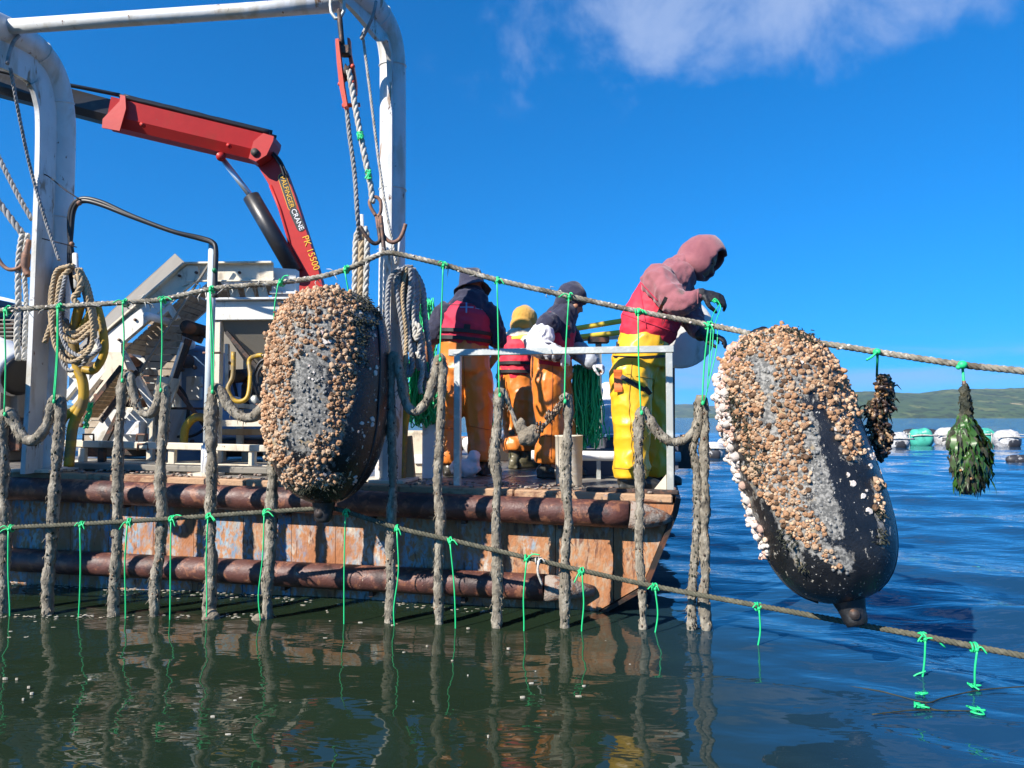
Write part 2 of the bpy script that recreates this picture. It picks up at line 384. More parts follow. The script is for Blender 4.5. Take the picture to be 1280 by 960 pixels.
M['blue_tank'] = mat('blue_tank', (.16, .28, .46), .5, cols=[((.25, .34, .46), .58, .1, 5, O1), ((.3, .2, .13), .70, .04, 14, O1)])
M['white_plastic'] = mat('white_plastic', (.74, .75, .75), .4, cols=[((.5, .46, .4), .64, .08, 8, O1)])
M['cream_plastic'] = mat('cream_plastic', (.62, .55, .43), .6, cols=[((.42, .33, .22), .58, .09, 9, (1, 1, .4)), ((.72, .70, .65), .62, .08, 5, O1)])
M['bag'] = mat('bag', (.66, .67, .68), .75, cols=[((.45, .45, .46), .6, .08, 5, O1)], bump=.01, bscale=9)
M['yellow_hose'] = mat('yellow_hose', (.46, .28, .02), .5, cols=[((.20, .14, .05), .54, .08, 7, O1)])
M['yellow_paint'] = mat('yellow_paint', (.80, .56, .06), .5)
M['barn_pale'] = mat('barn_pale', (.52, .36, .23), .8, scale=30, bump=.004, bscale=140)
M['barn_dark'] = mat('barn_dark', (.13, .07, .035), .7, scale=30, bump=.004, bscale=140)
M['slat_tan'] = mat('slat_tan', (.40, .33, .25), .8, scale=12, cols=[((.25, .19, .13), .57, .1, 14, O1)], bump=.003)
M['timber'] = mat('timber', (.46, .30, .15), .75, scale=6, stretch=(1, 1, .15), cols=[((.33, .19, .08), .57, .08, 6, (1, 1, .1))], bump=.003)
M['orange_wet'] = mat('orange_wet', (.66, .195, .03), .38, scale=4, cols=[((.50, .15, .03), .62, .09, 5, O1)], bump=.003, bscale=14)
M['yellow_wet'] = mat('yellow_wet', (.78, .44, .02), .38, scale=4, cols=[((.62, .36, .03), .64, .09, 5, O1)], bump=.003, bscale=14)
M['vest'] = mat('vest', (.68, .026, .055), .7, scale=5, cols=[((.45, .02, .05), .60, .1, 6, O1)], bump=.004, bscale=22)
M['vest_dark'] = mat('vest_dark', (.46, .018, .055), .75, scale=5, bump=.004, bscale=22)
M['strap'] = mat('strap', (.012, .012, .013), .6)
M['hood_pink'] = mat('hood_pink', (.285, .098, .11), .95, scale=5, cols=[((.21, .065, .08), .56, .12, 6, O1), ((.13, .07, .06), .66, .05, 7, O1)], sheen=.3, bump=.003, bscale=160)
M['navy'] = mat('navy', (.016, .017, .042), .9, scale=8, cols=[((.035, .033, .06), .6, .1, 9, O1)], sheen=.25, bump=.004, bscale=120)
M['navy_grey'] = mat('navy_grey', (.10, .105, .13), .9, sheen=.2)
M['white_cloth'] = mat('white_cloth', (.70, .70, .71), .7, cols=[((.48, .48, .5), .62, .1, 8, O1)], bump=.008, bscale=14)
M['grey_glove'] = mat('grey_glove', (.30, .33, .38), .6, bump=.004, bscale=30)
M['mustard'] = mat('mustard', (.52, .28, .05), .95, sheen=.3, bump=.004, bscale=90, bstretch=(1, 1, .2))
M['black_glove'] = mat('black_glove', (.016, .016, .018), .6, bump=.003, bscale=80)
M['boot'] = mat('boot', (.018, .018, .017), .35, cols=[((.09, .085, .07), .6, .1, 9, O1)])
M['boot_olive'] = mat('boot_olive', (.10, .09, .05), .35, cols=[((.2, .18, .13), .6, .1, 9, O1)])
M['skin'] = mat('skin', (.36, .17, .095), .55, sub=.08)
M['skin_dark'] = mat('skin_dark', (.30, .14, .085), .55, sub=.05)
M['skin_eye'] = mat('skin_eye', (.35, .30, .27), .3)
M['yellow_seam'] = mat('yellow_seam', (.42, .23, .02), .6)
M['orange_seam'] = mat('orange_seam', (.34, .09, .02), .6)
M['hair'] = mat('hair', (.012, .009, .008), .5)
M['lettering_yellow'] = mat('lettering_yellow', (.75, .42, .02), .5)
M['lettering_white'] = mat('lettering_white', (.8, .8, .8), .5)
M['badge_black'] = mat('badge_black', (.02, .02, .02), .5)
M['orange_knife'] = mat('orange_knife', (.70, .16, .03), .5)
M['buoy_green'] = mat('buoy_green', (.06, .42, .30), .6, cols=[((.03, .2, .15), .58, .09, 3, O1), ((.5, .5, .45), .66, .06, 3, O1)])
M['buoy_crust'] = mat('buoy_crust', (.42, .41, .40), .9, scale=5, cols=[((.62, .61, .59), .55, .08, 6, O1), ((.16, .15, .15), .62, .06, 5, O1)], bump=.05, bscale=9)
M['buoy_black'] = mat('buoy_black', (.03, .03, .035), .5, cols=[((.5, .49, .47), .60, .04, 4, O1)])
M['foam'] = mat('foam', (.42, .39, .32), .8, cols=[((.35, .30, .22), .55, .1, 4, O1)])
# ================================================================== SETTING
# ---- water: one sheet to the horizon, finer mesh where the camera looks, real wave heights near by
def water():
    th = np.concatenate([np.linspace(-180, -58, 26)[:-1], np.linspace(-58, 58, 520), np.linspace(58, 180, 26)[1:]])*PI/180
    n1 = 430
    rr = [.6]; 
    while rr[-1] < 9000:
        r = rr[-1]; rr.append(r + max(.011*(r-1.2), .02) if r < 60 else r*1.06)
    rr = np.array(rr); ox, oy = 0.0, -2.0
    T, Rr = np.meshgrid(th, rr)
    X = ox + Rr*np.sin(T); Y = oy + Rr*np.cos(T)
    spc = np.maximum(np.gradient(rr)[:, None]*np.ones_like(T), Rr*.0042)
    rng = np.random.default_rng(3); Z = np.zeros_like(X)
    # calm in the lee of the barge, livelier to the right and far out
    open_ = np.clip((X-.65-.12*(Y-4))/1.5, 0, 1); open_ = np.maximum(open_, np.clip((Y-11)/10, 0, 1)); 
    amp = .27 + .73*open_
    wind = R(200)
    for i in range(46):
        lam = .20*(1.0 + 16*(i/45)**1.7); k = 2*PI/lam; a = wind + rng.normal(0, .62); ph = rng.uniform(0, 2*PI)
        A = .0034*lam**.9*(1.25 if lam < 1.5 else .8)
        fade = np.clip(lam/spc/3.0-.6, 0, 1)
        Z += A*fade*np.sin(k*(X*math.sin(a)+Y*math.cos(a))+ph)*(amp if lam > .35 else np.maximum(amp, .3))
    Z[X*X+(Y+2)**2 > 80**2] *= .0
    v = np.stack([X, Y, Z], -1).reshape(-1, 3); nt = len(th); nr = len(rr)
    I = np.arange(nr-1)[:, None]*nt + np.arange(nt-1)[None, :]
    q = np.stack([I, I+1, I+nt+1, I+nt], -1).reshape(-1, 4)
    c = len(v); v = np.vstack([v, [[ox, oy, 0]]])
    me = bpy.data.meshes.new('water'); tri = [(c, i+1, i) for i in range(nt-1)]
    faces = q[:, ::-1].tolist() + tri
    me.from_pydata(v.tolist(), [], faces); me.polygons.foreach_set('use_smooth', [True]*len(faces)); me.update()
    m = bpy.data.materials.new('water'); m.use_nodes = True; nt_ = m.node_tree; N = nt_.nodes; L = nt_.links; b = N['Principled BSDF']
    b.inputs['Base Color'].default_value = (.012, .025, .016, 1); b.inputs['Roughness'].default_value = .015; b.inputs['IOR'].default_value = 1.333
    b.inputs['Specular IOR Level'].default_value = .5
    geo = N.new('ShaderNodeNewGeometry')
    def nz(sc, st, dt, rot=0, dist=0):
        mp = N.new('ShaderNodeMapping'); mp.inputs['Scale'].default_value = st; mp.inputs['Rotation'].default_value = (0, 0, rot); L.new(geo.outputs['Position'], mp.inputs[0])
        n = N.new('ShaderNodeTexNoise'); n.inputs['Scale'].default_value = sc; n.inputs['Detail'].default_value = dt; n.inputs['Roughness'].default_value = .55; n.inputs['Distortion'].default_value = dist
        L.new(mp.outputs[0], n.inputs['Vector']); return n.outputs[0]
    sx = N.new('ShaderNodeSeparateXYZ'); L.new(geo.outputs['Position'], sx.inputs[0])
    def mr(x, a, b_, c_, d):
        n = N.new('ShaderNodeMapRange'); n.interpolation_type = 'SMOOTHSTEP'; L.new(x, n.inputs[0])
        for i, q_ in enumerate((a, b_, c_, d)): n.inputs[1+i].default_value = q_
        return n.outputs[0]
    lee = N.new('ShaderNodeMath'); lee.operation = 'MAXIMUM'; L.new(mr(sx.outputs[0], .7, 2.4, .14, 1), lee.inputs[0]); L.new(mr(sx.outputs[1], 9, 22, 0, 1), lee.inputs[1])
    far = N.new('ShaderNodeMath'); far.operation = 'MULTIPLY'; L.new(lee.outputs[0], far.inputs[0]); far.inputs[1].default_value = 1.0
    silt = N.new('ShaderNodeMix'); silt.data_type = 'RGBA'; L.new(mr(sx.outputs[0], .2, 2.0, 0, 1), silt.inputs[0]); silt.inputs[6].default_value = (.013, .024, .013, 1); silt.inputs[7].default_value = (.009, .042, .092, 1); L.new(silt.outputs[2], b.inputs['Base Color'])   # silty plume beside the barge, clear blue water outside
    b1 = N.new('ShaderNodeBump'); b1.inputs['Distance'].default_value = .022; L.new(nz(3.2, (.75, 1.6, 1), 3, .2, .3), b1.inputs['Height']); L.new(mr(lee.outputs[0], 0, 1, .24, .8), b1.inputs['Strength'])
    b2 = N.new('ShaderNodeBump'); b2.inputs['Distance'].default_value = .22; L.new(nz(.55, (.6, 1.5, 1), 4, .15), b2.inputs['Height']); L.new(mr(sx.outputs[1], 14, 45, 0, .85), b2.inputs['Strength'])
    L.new(b1.outputs[0], b2.inputs['Normal']); L.new(b2.outputs[0], b.inputs['Normal'])
    return tag(link('water', me, m), kind='structure')
water()

# ---- far shore
def shore():
    m = mat('hill', (.045, .080, .030), .95, scale=.03, cols=[((.11, .13, .045), .54, .03, .008, (1, .4, 4)), ((.30, .25, .13), .66, .02, .006, (1, .4, 6)), ((.018, .036, .016), .55, .04, .035, O1), ((.02, .035, .015), .60, .03, .010, (1, .5, 1))])
    def ridge(name, D0, prof, depth, base_noise, seed):
        nx, ny = 300, 26; xs = np.linspace(prof[0][0], prof[-1][0], nx); v = []; f = []
        for j in range(ny):
            t = j/(ny-1); shape = math.sin(min(1, t*1.25)*PI/2)**.8 if t < .8 else math.sin(PI/2)*(1-.4*(t-.8))
            for i, x in enumerate(xs):
                D = D0 + depth*t; h = (522-lerp_tab(x, prof))/F*(D0+depth*.8)
                X = (x-640)/F*D; nz_ = noise.fractal(Vector((X*.004, D*.004, seed)), .8, 2.1, 5)
                tr = max(0, noise.fractal(Vector((X*.045, D*.045, seed+4)), .6, 2.2, 3))*5.0*t
                v.append((X, D, max(-2, h*shape*(1+.10*nz_*t) + nz_*base_noise*t + tr - (2 if j == 0 else 0))))
        for j in range(ny-1):
            for i in range(nx-1): a = j*nx+i; f.append((a, a+1, a+nx+1, a+nx))
        me = bpy.data.meshes.new(name); me.from_pydata(v, [], f); me.update()
        me.polygons.foreach_set('use_smooth', [True]*len(f)); o = link(name, me, m); return tag(o, kind='structure')
    ridge('hill', 1500, [(880, 519), (930, 510), (985, 500), (1040, 493), (1090, 490), (1130, 490), (1165, 491), (1190, 488), (1240, 489), (1290, 487), (1400, 484), (1600, 478), (1900, 470), (2300, 480), (2700, 500)], 900, 6, 1.0)
    ridge('distant_hill', 4200, [(-1400, 508), (-800, 503), (-200, 506), (300, 508), (700, 510), (820, 507), (860, 506), (920, 508), (1000, 512), (1080, 519)], 1500, 12, 7.0)
shore()

# ================================================================== BARGE
UD = Vector((-.980, .199, 0)).normalized(); VD = Vector((.199, .980, 0)).normalized(); BA = Vector((1.0, 4.42, .725)); ZZ = Vector((0, 0, 1))
SLOPE = .016; UDS = (UD + ZZ*SLOPE).normalized()
WID, LEN = 5.6, 8.6
def B(s, v, h=0.0): return BA + UD*s + VD*v + ZZ*(SLOPE*s + h)
def on_deck(px, D, h=0.0):
    """deck-level point under pixel column px at depth D"""
    X = (px-640)/F*D*1.0; p = Vector((X, D, 0)) - BA; s = p.x*UD.x + p.y*UD.y; v = p.x*VD.x + p.y*VD.y
    return B(s, v, h)
def barge():
    t = thing('work_barge', B(2, .5, 0), 'blue and rusty steel work barge with maroon pipe fenders floating in the bay', 'barge')
    # inner hull body set behind the plates
    prof = [(0.05, -.03), (.07, -.10), (.24, -.55), (.56, -.76), (1.05, -1.0), (LEN, -1.0), (LEN, -.03)]
    mb = MB(); n = len(prof)
    va = [B(s, .012, h) for s, h in prof]; vb = [B(s, WID, h) for s, h in prof]
    mb.add(va+vb, [tuple(reversed(range(n))), tuple(range(n, 2*n))] + [(i, (i+1) % n, n+(i+1) % n, n+i) for i in range(n)], False)
    hull = mb.build('hull', M['dark_steel'], t, fix=True)
    # side plates: upright strips with open joints
    s = .0; k = 0; random.seed(21)
    edge = [(0.0, 0), (.02, -.09), (.205, -.55), (.53, -.757), (1.05, -1.0)]
    def bottom(s):
        if s >= 1.05: return -1.0
        for (a, ha), (b, hb) in zip(edge, edge[1:]):
            if s <= b: return ha+(hb-ha)*(s-a)/(b-a)
    while s < 7.2:
        w = random.choice((.32, .38, .44, .36)); e = s+w; pr = random.uniform(.011, .014)
        pts = [(s+.0015, -.045)] + [(e-.0015, -.045)]
        low = [(q, bottom(q)) for q in sorted({s+.003, e-.003, *[a for a, _ in edge if s+.003 < a < e-.003]}, reverse=True)]
        poly = pts + [p for p in low if p[1] < -.05]
        if s == 0: poly = [(.012, -.045), (e-.003, -.045)] + [p for p in low if p[1] < -.05]
        mb = MB(); mb.prism([B(a, -pr/2+.006, b) for a, b in poly], VD, pr+.012)
        o = mb.build('hull_plate', M['hull_r' if s < .9 else 'hull' if s < 2.3 else 'hull_b'], hull, fix=True); s = e; k += 1
    # raked bow plate and its black edge bar
    mb = MB()
    for (a, ha), (b, hb) in zip(edge[:-1], edge[1:]):
        p0, p1 = B(a, -.03, ha-.01), B(b, -.03, hb-.01); q0, q1 = B(a, WID, ha-.01), B(b, WID, hb-.01)
        off = Vector((.03, 0, -.01)); mb.add([p0, p1, q1, q0, p0+off, p1+off, q1+off, q0+off], [(0,1,2,3),(7,6,5,4),(0,4,5,1),(1,5,6,2),(2,6,7,3),(3,7,4,0)], False)
    mb.build('bow_plate', M['dark_steel'], t, fix=True)
    # deck plates
    for i in range(7):
        for j in range(6):
            mb = MB(); s0, s1 = i*LEN/7+.004, (i+1)*LEN/7-.004; v0, v1 = .10+j*(WID-.1)/6+.004, .10+(j+1)*(WID-.1)/6-.004
            mb.prism([B(s0, v0, -.012), B(s1, v0, -.012), B(s1, v1, -.012), B(s0, v1, -.012)], ZZ, .024+random.uniform(-.003, .003)); mb.build('deck_plate', M['deck'], t, fix=True)
    # deck edge: worn angle strips along the near side
    s = .02
    while s < 7.2:
        w = random.uniform(.75, 1.3); mb = MB(); mb.bar(B(s, .035, -.022), B(s+w-.006, .035, -.022), .13, .048+random.uniform(0, .008), bev=.008)
        mb.build('deck_edge', M['deck_edge'], t); s += w
    # dirt and flakes along the edge
    mb = MB()
    for i in range(260):
        p = B(random.uniform(0, 4.6), random.uniform(-.01, .35), .008+random.uniform(0, .006)); r = random.uniform(.006, .022)
        mb.ball(p, (r, r*.8, r*.45), 5, 4)
    tag(mb.build('deck_debris', M['tube_end'], t), kind='stuff')
    # pipe fenders
    def pipe(name, s0, s1, h0, h1, r, v):
        mb = MB(); n = 60; pts = []; rs = []
        for i in range(n+1):
            q = i/n; s_ = s0+(s1-s0)*q; pts.append(B(s_, v, h0+(h1-h0)*q)); rs.append(r*(1+.025*noise.noise(Vector((s_*3, v*9, 1)))))
        mb.tube(pts, rs, 20); return mb.build(name, M['tube'], t)
    up = pipe('upper_pipe_fender', .28, 7.4, -.115, -.115, .082, -.085)
    lo = pipe('lower_pipe_fender', .80, 7.4, -.585, -.655, .082, -.088)
    mb = MB(); mb.tube([B(.28, -.085, -.115), B(.20, -.075, -.125), B(.08, -.035, -.135), B(.02, -.012, -.14)], [.0835, .078, .045, .014], 16); mb.build('end_cap', M['tube_end'], up)
    mb = MB(); mb.tube([B(.80, -.088, -.585), B(.70, -.07, -.59), B(.50, -.02, -.60)], [.0835, .075, .03], 14); mb.build('end_cap', M['tube_end'], lo)
    for s_ in np.arange(.7, 7.2, .62):       # weld brackets under the fenders
        mb = MB(); mb.box(B(s_, -.045, -.205), UD, VD, ZZ, .014, .035, .016); mb.build('bracket', M['dark_steel'], up)
        if s_ > 1: mb = MB(); mb.box(B(s_, -.045, -.70), UD, VD, ZZ, .014, .035, .016); mb.build('bracket', M['dark_steel'], lo)
    # rust drips under the upper fender
    # guard rail
    r0, r1 = B(.03, .10, 0), B(1.44, .10, 0)
    rail = MB(); hh = .905; w = .044
    rail.bar(r0+ZZ*hh-UD*.03, r1+ZZ*(hh-.02)+UD*.03, w, w, bev=.004); ro = rail.build('guard_rail', M['galv'], t)
    for p, d in ((r0, 0), (r1+UD*-.03, 0)):
        mb = MB(); mb.bar(p, p+ZZ*(hh-w/2-.002 - (.02 if d else 0)), w, w, up=UD, bev=.004); mb.build('rail_post', M['galv'], ro)
    mb = MB(); mb.prism([r0+UD*.025+ZZ*.002, r0+UD*.12+ZZ*.002, r0+UD*.025+ZZ*.12], VD, .012); mb.build('gusset', M['cream_steel'], ro, fix=True)
    mb = MB(); mb.bar(B(-.02, .05, .014), B(.55, .05, .014), .05, .028, bev=.006); mb.build('edge_angle', M['dark_iron'], t)
    return t
BARGE = barge()

# ---- hoisting gantry
def gantry():
    t = thing('hoist_gantry', on_deck(485, 5.0), 'white painted pipe gantry overhanging the barge side above the black floats', 'gantry')
    m = M['white_steel']
    def leg(base, top_px, path, fin, name):
        pts = catmull(path, 8); mb = MB(); mb.tube(pts, .092, 24); o = mb.build(name, m, t)
        for q in (.30, .52, .74):
            i = int(q*(len(pts)-1)); tg = (pts[i+1]-pts[i]).normalized(); a_ = tg.orthogonal().normalized(); b_ = tg.cross(a_); ring = [pts[i]+(a_*math.cos(w)+b_*math.sin(w))*.093 for w in np.linspace(0, 2*PI, 25)[:-1]]; mr_ = MB(); mr_.tube(ring, .006, 6, closed=True); mr_.build('weld_bead', m, o)
        # web plate on the camera side of the pipe, widened at the bend
        mb = MB(); edge = []
        for i, p in enumerate(pts):
            tg = (pts[min(i+1, len(pts)-1)]-pts[max(i-1, 0)]).normalized()
            nrm = Vector((1, 0, 0)).cross(tg); nrm.normalize()
            if nrm.y > 0 and nrm.z > -.2: nrm = -nrm
            edge.append((p, nrm, tg))
        inner = []; outer = []
        for i, (p, nrm, tg) in enumerate(edge):
            d = fin(i/(len(edge)-1)); inner.append(p+nrm*.05); outer.append(p+nrm*(.086+d))
        hx = Vector((.017, 0, 0)); n = len(inner); vs = [p-hx for p in inner]+[p-hx for p in outer]+[p+hx for p in inner]+[p+hx for p in outer]; fs = []
        for i in range(n-1):
            fs += [(i, i+1, n+i+1, n+i), (2*n+i, 3*n+i, 3*n+i+1, 2*n+i+1), (n+i, n+i+1, 3*n+i+1, 3*n+i), (i, 2*n+i, 2*n+i+1, i+1)]
        fs += [(0, n, 3*n, 2*n), (n-1, 3*n-1, 4*n-1, 2*n-1)]
        mb.add(vs, fs, False); mb.build('web_plate', m, o, fix=True)
        mb = MB(); mb.box(base+ZZ*.012, UD, VD, ZZ, .17, .17, .012, .004); mb.build('foot_plate', M['cream_steel'], o)
        return o
    bl = on_deck(62, 5.42); br = on_deck(486, 5.02)
    pl = [bl, at(66, 480, 5.42), at(72, 330, 5.42), at(77, 190, 5.42), at(76, 135, 5.40), at(66, 92, 5.31), at(46, 62, 5.14), at(18, 43, 4.92), at(-20, 25, 4.68)]
    pr = [br, at(488, 480, 5.02), at(490, 330, 5.02), at(491, 190, 5.02), at(491, 110, 5.02), at(490, 70, 5.0), at(483, 38, 4.93), at(466, 10, 4.78), at(440, -16, 4.56), at(415, -36, 4.36)]
    leg(bl, None, pl, lambda q: .19 + .06*math.exp(-((q-.62)/.16)**2), 'leg')
    leg(br, None, pr, lambda q: .05 + .10*math.exp(-((q-.68)/.16)**2), 'leg')
    mb = MB(); mb.tube([at(2, 34, 4.80), at(150, 24, 4.72), at(300, 14, 4.64), at(425, 5, 4.57)], [.048, .048, .049, .050], 18); mb.build('cross_beam', m, t)
    # rope band round the right arm and a drip rail bracket
    mb = MB(); c = at(452, 18, 4.74)
    mb.tube(catmull([at(470, 2, 4.60), at(466, 20, 4.58), at(455, 44, 4.62), at(452, 46, 4.7), at(462, 24, 4.84), at(470, 4, 4.8), at(472, -4, 4.7)], 5), .011, 8); mb.build('chain_strop', M['rope_grey'], t)
    mb = MB(); mb.tube(catmull([at(24, 44, 4.84), at(17, 52, 4.82), at(12, 66, 4.80), at(9, 80, 4.78)], 4), .012, 8); mb.build('chain_strop', M['rope_grey'], t)
    for p, q in ((at(455, 320, 4.97), at(452, 268, 4.93)), (at(497, 330, 4.93), at(499, 300, 4.93))):
        mb = MB(); mb.tube([p, q], .012, 8); mb.build('rope_peg', m, t)
    return t
GANTRY = gantry()
# ================================================================== DECK MACHINERY
def crane():
    t = thing('loader_crane', on_deck(388, 8.2), 'red folding loader crane with black telescopic boom raised over the deck', 'crane')
    # column
    mb = MB(); b0 = on_deck(388, 8.2); mb.lathe([(.34, 0), (.34, .12), (.22, .16), (.20, 1.0), (.24, 1.02), (.24, 1.25)], b0, ZZ, 20); mb.build('column', M['crane_red'], t)
    D0 = 8.2
    # main arm (outline in its own upright plane)
    out = [(322, 205), (336, 199), (347, 196), (358, 213), (370, 245), (383, 285), (396, 325), (406, 362), (410, 395), (372, 395), (368, 372), (367, 345), (366, 325), (360, 296), (350, 262), (338, 232)]
    mb = MB(); mb.prism([at(x, y, D0-.10) for x, y in out], (0, 1, 0), .14); arm = mb.build('main_arm', M['crane_red'], t, fix=True)
    # flange edge plate on the camera side
    mb = MB(); mb.tube([at(x, y, D0-.17) for x, y in ((338, 232), (350, 262), (360, 296), (366, 325), (367, 345))], .018, 8); mb.build('edge_rib', M['crane_red'], arm)
    def lab(s, px, py, ang, size, m, d=.004):
        me = text_mesh(s, size); o = link('lettering', me, m, arm); o.location = at(px, py, D0-.17-d)-offset_of(arm)
        o.rotation_euler = Matrix.Rotation(-ang, 4, 'Y').to_euler() if False else (Matrix.Rotation(R(ang), 4, 'Y') @ Matrix.Rotation(PI/2, 4, 'X')).to_euler()
    # badges
    def badge(x0, y0, x1, y1, w, m, d):
        mb = MB(); p, q = at(x0, y0, D0-.17-d), at(x1, y1, D0-.17-d); dr = (q-p).normalized(); sd = dr.cross(Vector((0, 1, 0)))
        ring = []; r = w/2
        for k in range(9): a = PI/2+PI*k/8; ring.append(p + dr*(r*math.cos(a)) + sd*(r*math.sin(a)))
        for k in range(9): a = -PI/2+PI*k/8; ring.append(q + dr*(r*math.cos(a)) + sd*(r*math.sin(a)))
        mb.prism(ring, (0, 1, 0), .003); mb.build('badge', m, arm, fix=True)
    badge(353, 222, 365, 258, .100, M['lettering_yellow'], .001); badge(353, 222, 365, 258, .090, M['badge_black'], .003)
    badge(367.5, 265, 376, 284, .100, M['badge_black'], .002)
    lab('PALFINGER', 359, 240, 71.5, .076, M['lettering_yellow'], .0065); lab('CRANE', 371.8, 274.5, 66, .080, M['lettering_white'], .0065)
    lab('PK 15500', 388.5, 316, 70, .105, M['lettering_yellow'])
    for k, (dx, r) in enumerate(((-9, .016), (-6, .013))):
        mb = MB(); mb.tube(catmull([at(x+dx, y, D0-.19) for x, y in ((372, 262), (384, 300), (394, 335), (404, 375))], 5), r, 8); mb.build('arm_hose', M['rubber'], arm) if False else None
    for k, pts in enumerate(([(318, 186), (334, 186), (350, 200), (360, 222)], [(322, 192), (338, 192), (350, 206), (356, 222)])):
        mb = MB(); mb.tube(catmull([at(x, y, D0-.2-.02*k) for x, y in pts], 5), .014, 8); mb.build('knuckle_hose', M['rubber'], arm)
    # outer boom: six-sided box section
    def boom(name, p, q, hgt, wid, m, parent, cut=.3):
        d = (q-p).normalized(); sd = Vector((0, 1, 0)); sd = (sd-d*sd.dot(d)).normalized(); u = sd.cross(d); u = u if u.z > 0 else -u
        sec = [(-wid/2, hgt/2), (wid/2, hgt/2), (wid/2, -hgt/2+hgt*cut), (wid/2-hgt*cut*.5, -hgt/2), (-wid/2+hgt*cut*.5, -hgt/2), (-wid/2, -hgt/2+hgt*cut)]
        vs = [p+sd*a+u*b for a, b in sec]+[q+sd*a+u*b for a, b in sec]; mb = MB()
        mb.add(vs, [tuple(range(6)), tuple(reversed(range(6, 12)))]+[((i+1) % 6, i, 6+i, 6+(i+1) % 6) for i in range(6)], False)
        return mb.build(name, m, parent, fix=True), u
    bp, bq = at(141, 144, 7.75), at(334, 190, 8.12)
    bo, u = boom('outer_boom', bp, bq, .30, .30, M['crane_red'], t, .34)
    mb = MB(); d = (bq-bp).normalized()
    # slanted nose of the red section and its knuckle cheek
    mb.prism([at(128, 160, 7.6), at(129, 149, 7.6), at(150, 127, 7.6), at(151, 119, 7.6), at(157, 120, 7.6), at(158, 136, 7.6), at(150, 164, 7.6)], (0, 1, 0), .02); mb.build('nose_bracket', M['crane_red'], bo, fix=True)
    mb = MB(); mb.prism([at(316, 203, 8.0), at(322, 182, 8.0), at(334, 172, 8.0), at(347, 176, 8.0), at(346, 182, 8.0), at(338, 199, 8.0), at(325, 207, 8.0)], (0, 1, 0), .26); mb.build('knuckle', M['crane_red'], bo, fix=True)
    mb = MB(); mb.lathe([(.045, -.2), (.045, .2)], at(326, 198, 8.05), (0, 1, 0), 14); mb.build('knuckle_pin', M['dark_steel'], bo)
    for x, y in ((178, 156), (286, 182), (329, 189)):
        mb = MB(); p = at(x, y, 7.55 + (x-140)/190*.37); mb.lathe([(.022, -.02), (.022, .035), (.012, .045)], p, (0, 1, 0), 10); mb.build('bolt', M['crane_red'], bo)
    # inner telescopic boom
    boom('inner_boom', at(-70, 87, 7.35), at(142, 143, 7.76), .245, .22, M['crane_black'], t, .3)
    # hose bundle along the top
    for k in range(4):
        mb = MB(); o_ = u*(.185+.034*(k % 2)) ; sd = Vector((0, 1, 0))*(-.12+.07*k)
        pts = [bp+(bq-bp)*q + o_ + sd + ZZ*.008*noise.noise(Vector((q*9, k*3, 0))) for q in np.linspace(.06, 1.02, 24)]
        mb.tube(pts, .026, 8); mb.build('hydraulic_hose', M['rubber'], t)
    mb = MB(); mb.tube(catmull([at(-70, 71, 7.2), at(40, 98, 7.35), at(100, 109, 7.5), at(150, 119, 7.65)], 5), .022, 8); mb.build('hydraulic_hose', M['rubber'], t)
    mb = MB(); mb.tube([at(276, 196, 7.95), at(318, 251, 7.98)], .033, 12); mb.build('piston_rod', M['chrome'], t)
    mb = MB(); a, b = at(313.5, 245, 7.98), at(369, 341, 8.0); mb.tube([a, a.lerp(b, .01), b], [.07, .095, .095], 16); mb.build('cylinder', M['crane_black'], t)
    mb = MB(); mb.tube([at(276, 196, 7.75), at(276, 196, 8.2)], .05, 12); mb.build('pivot_pin', M['crane_red'], t)
crane()

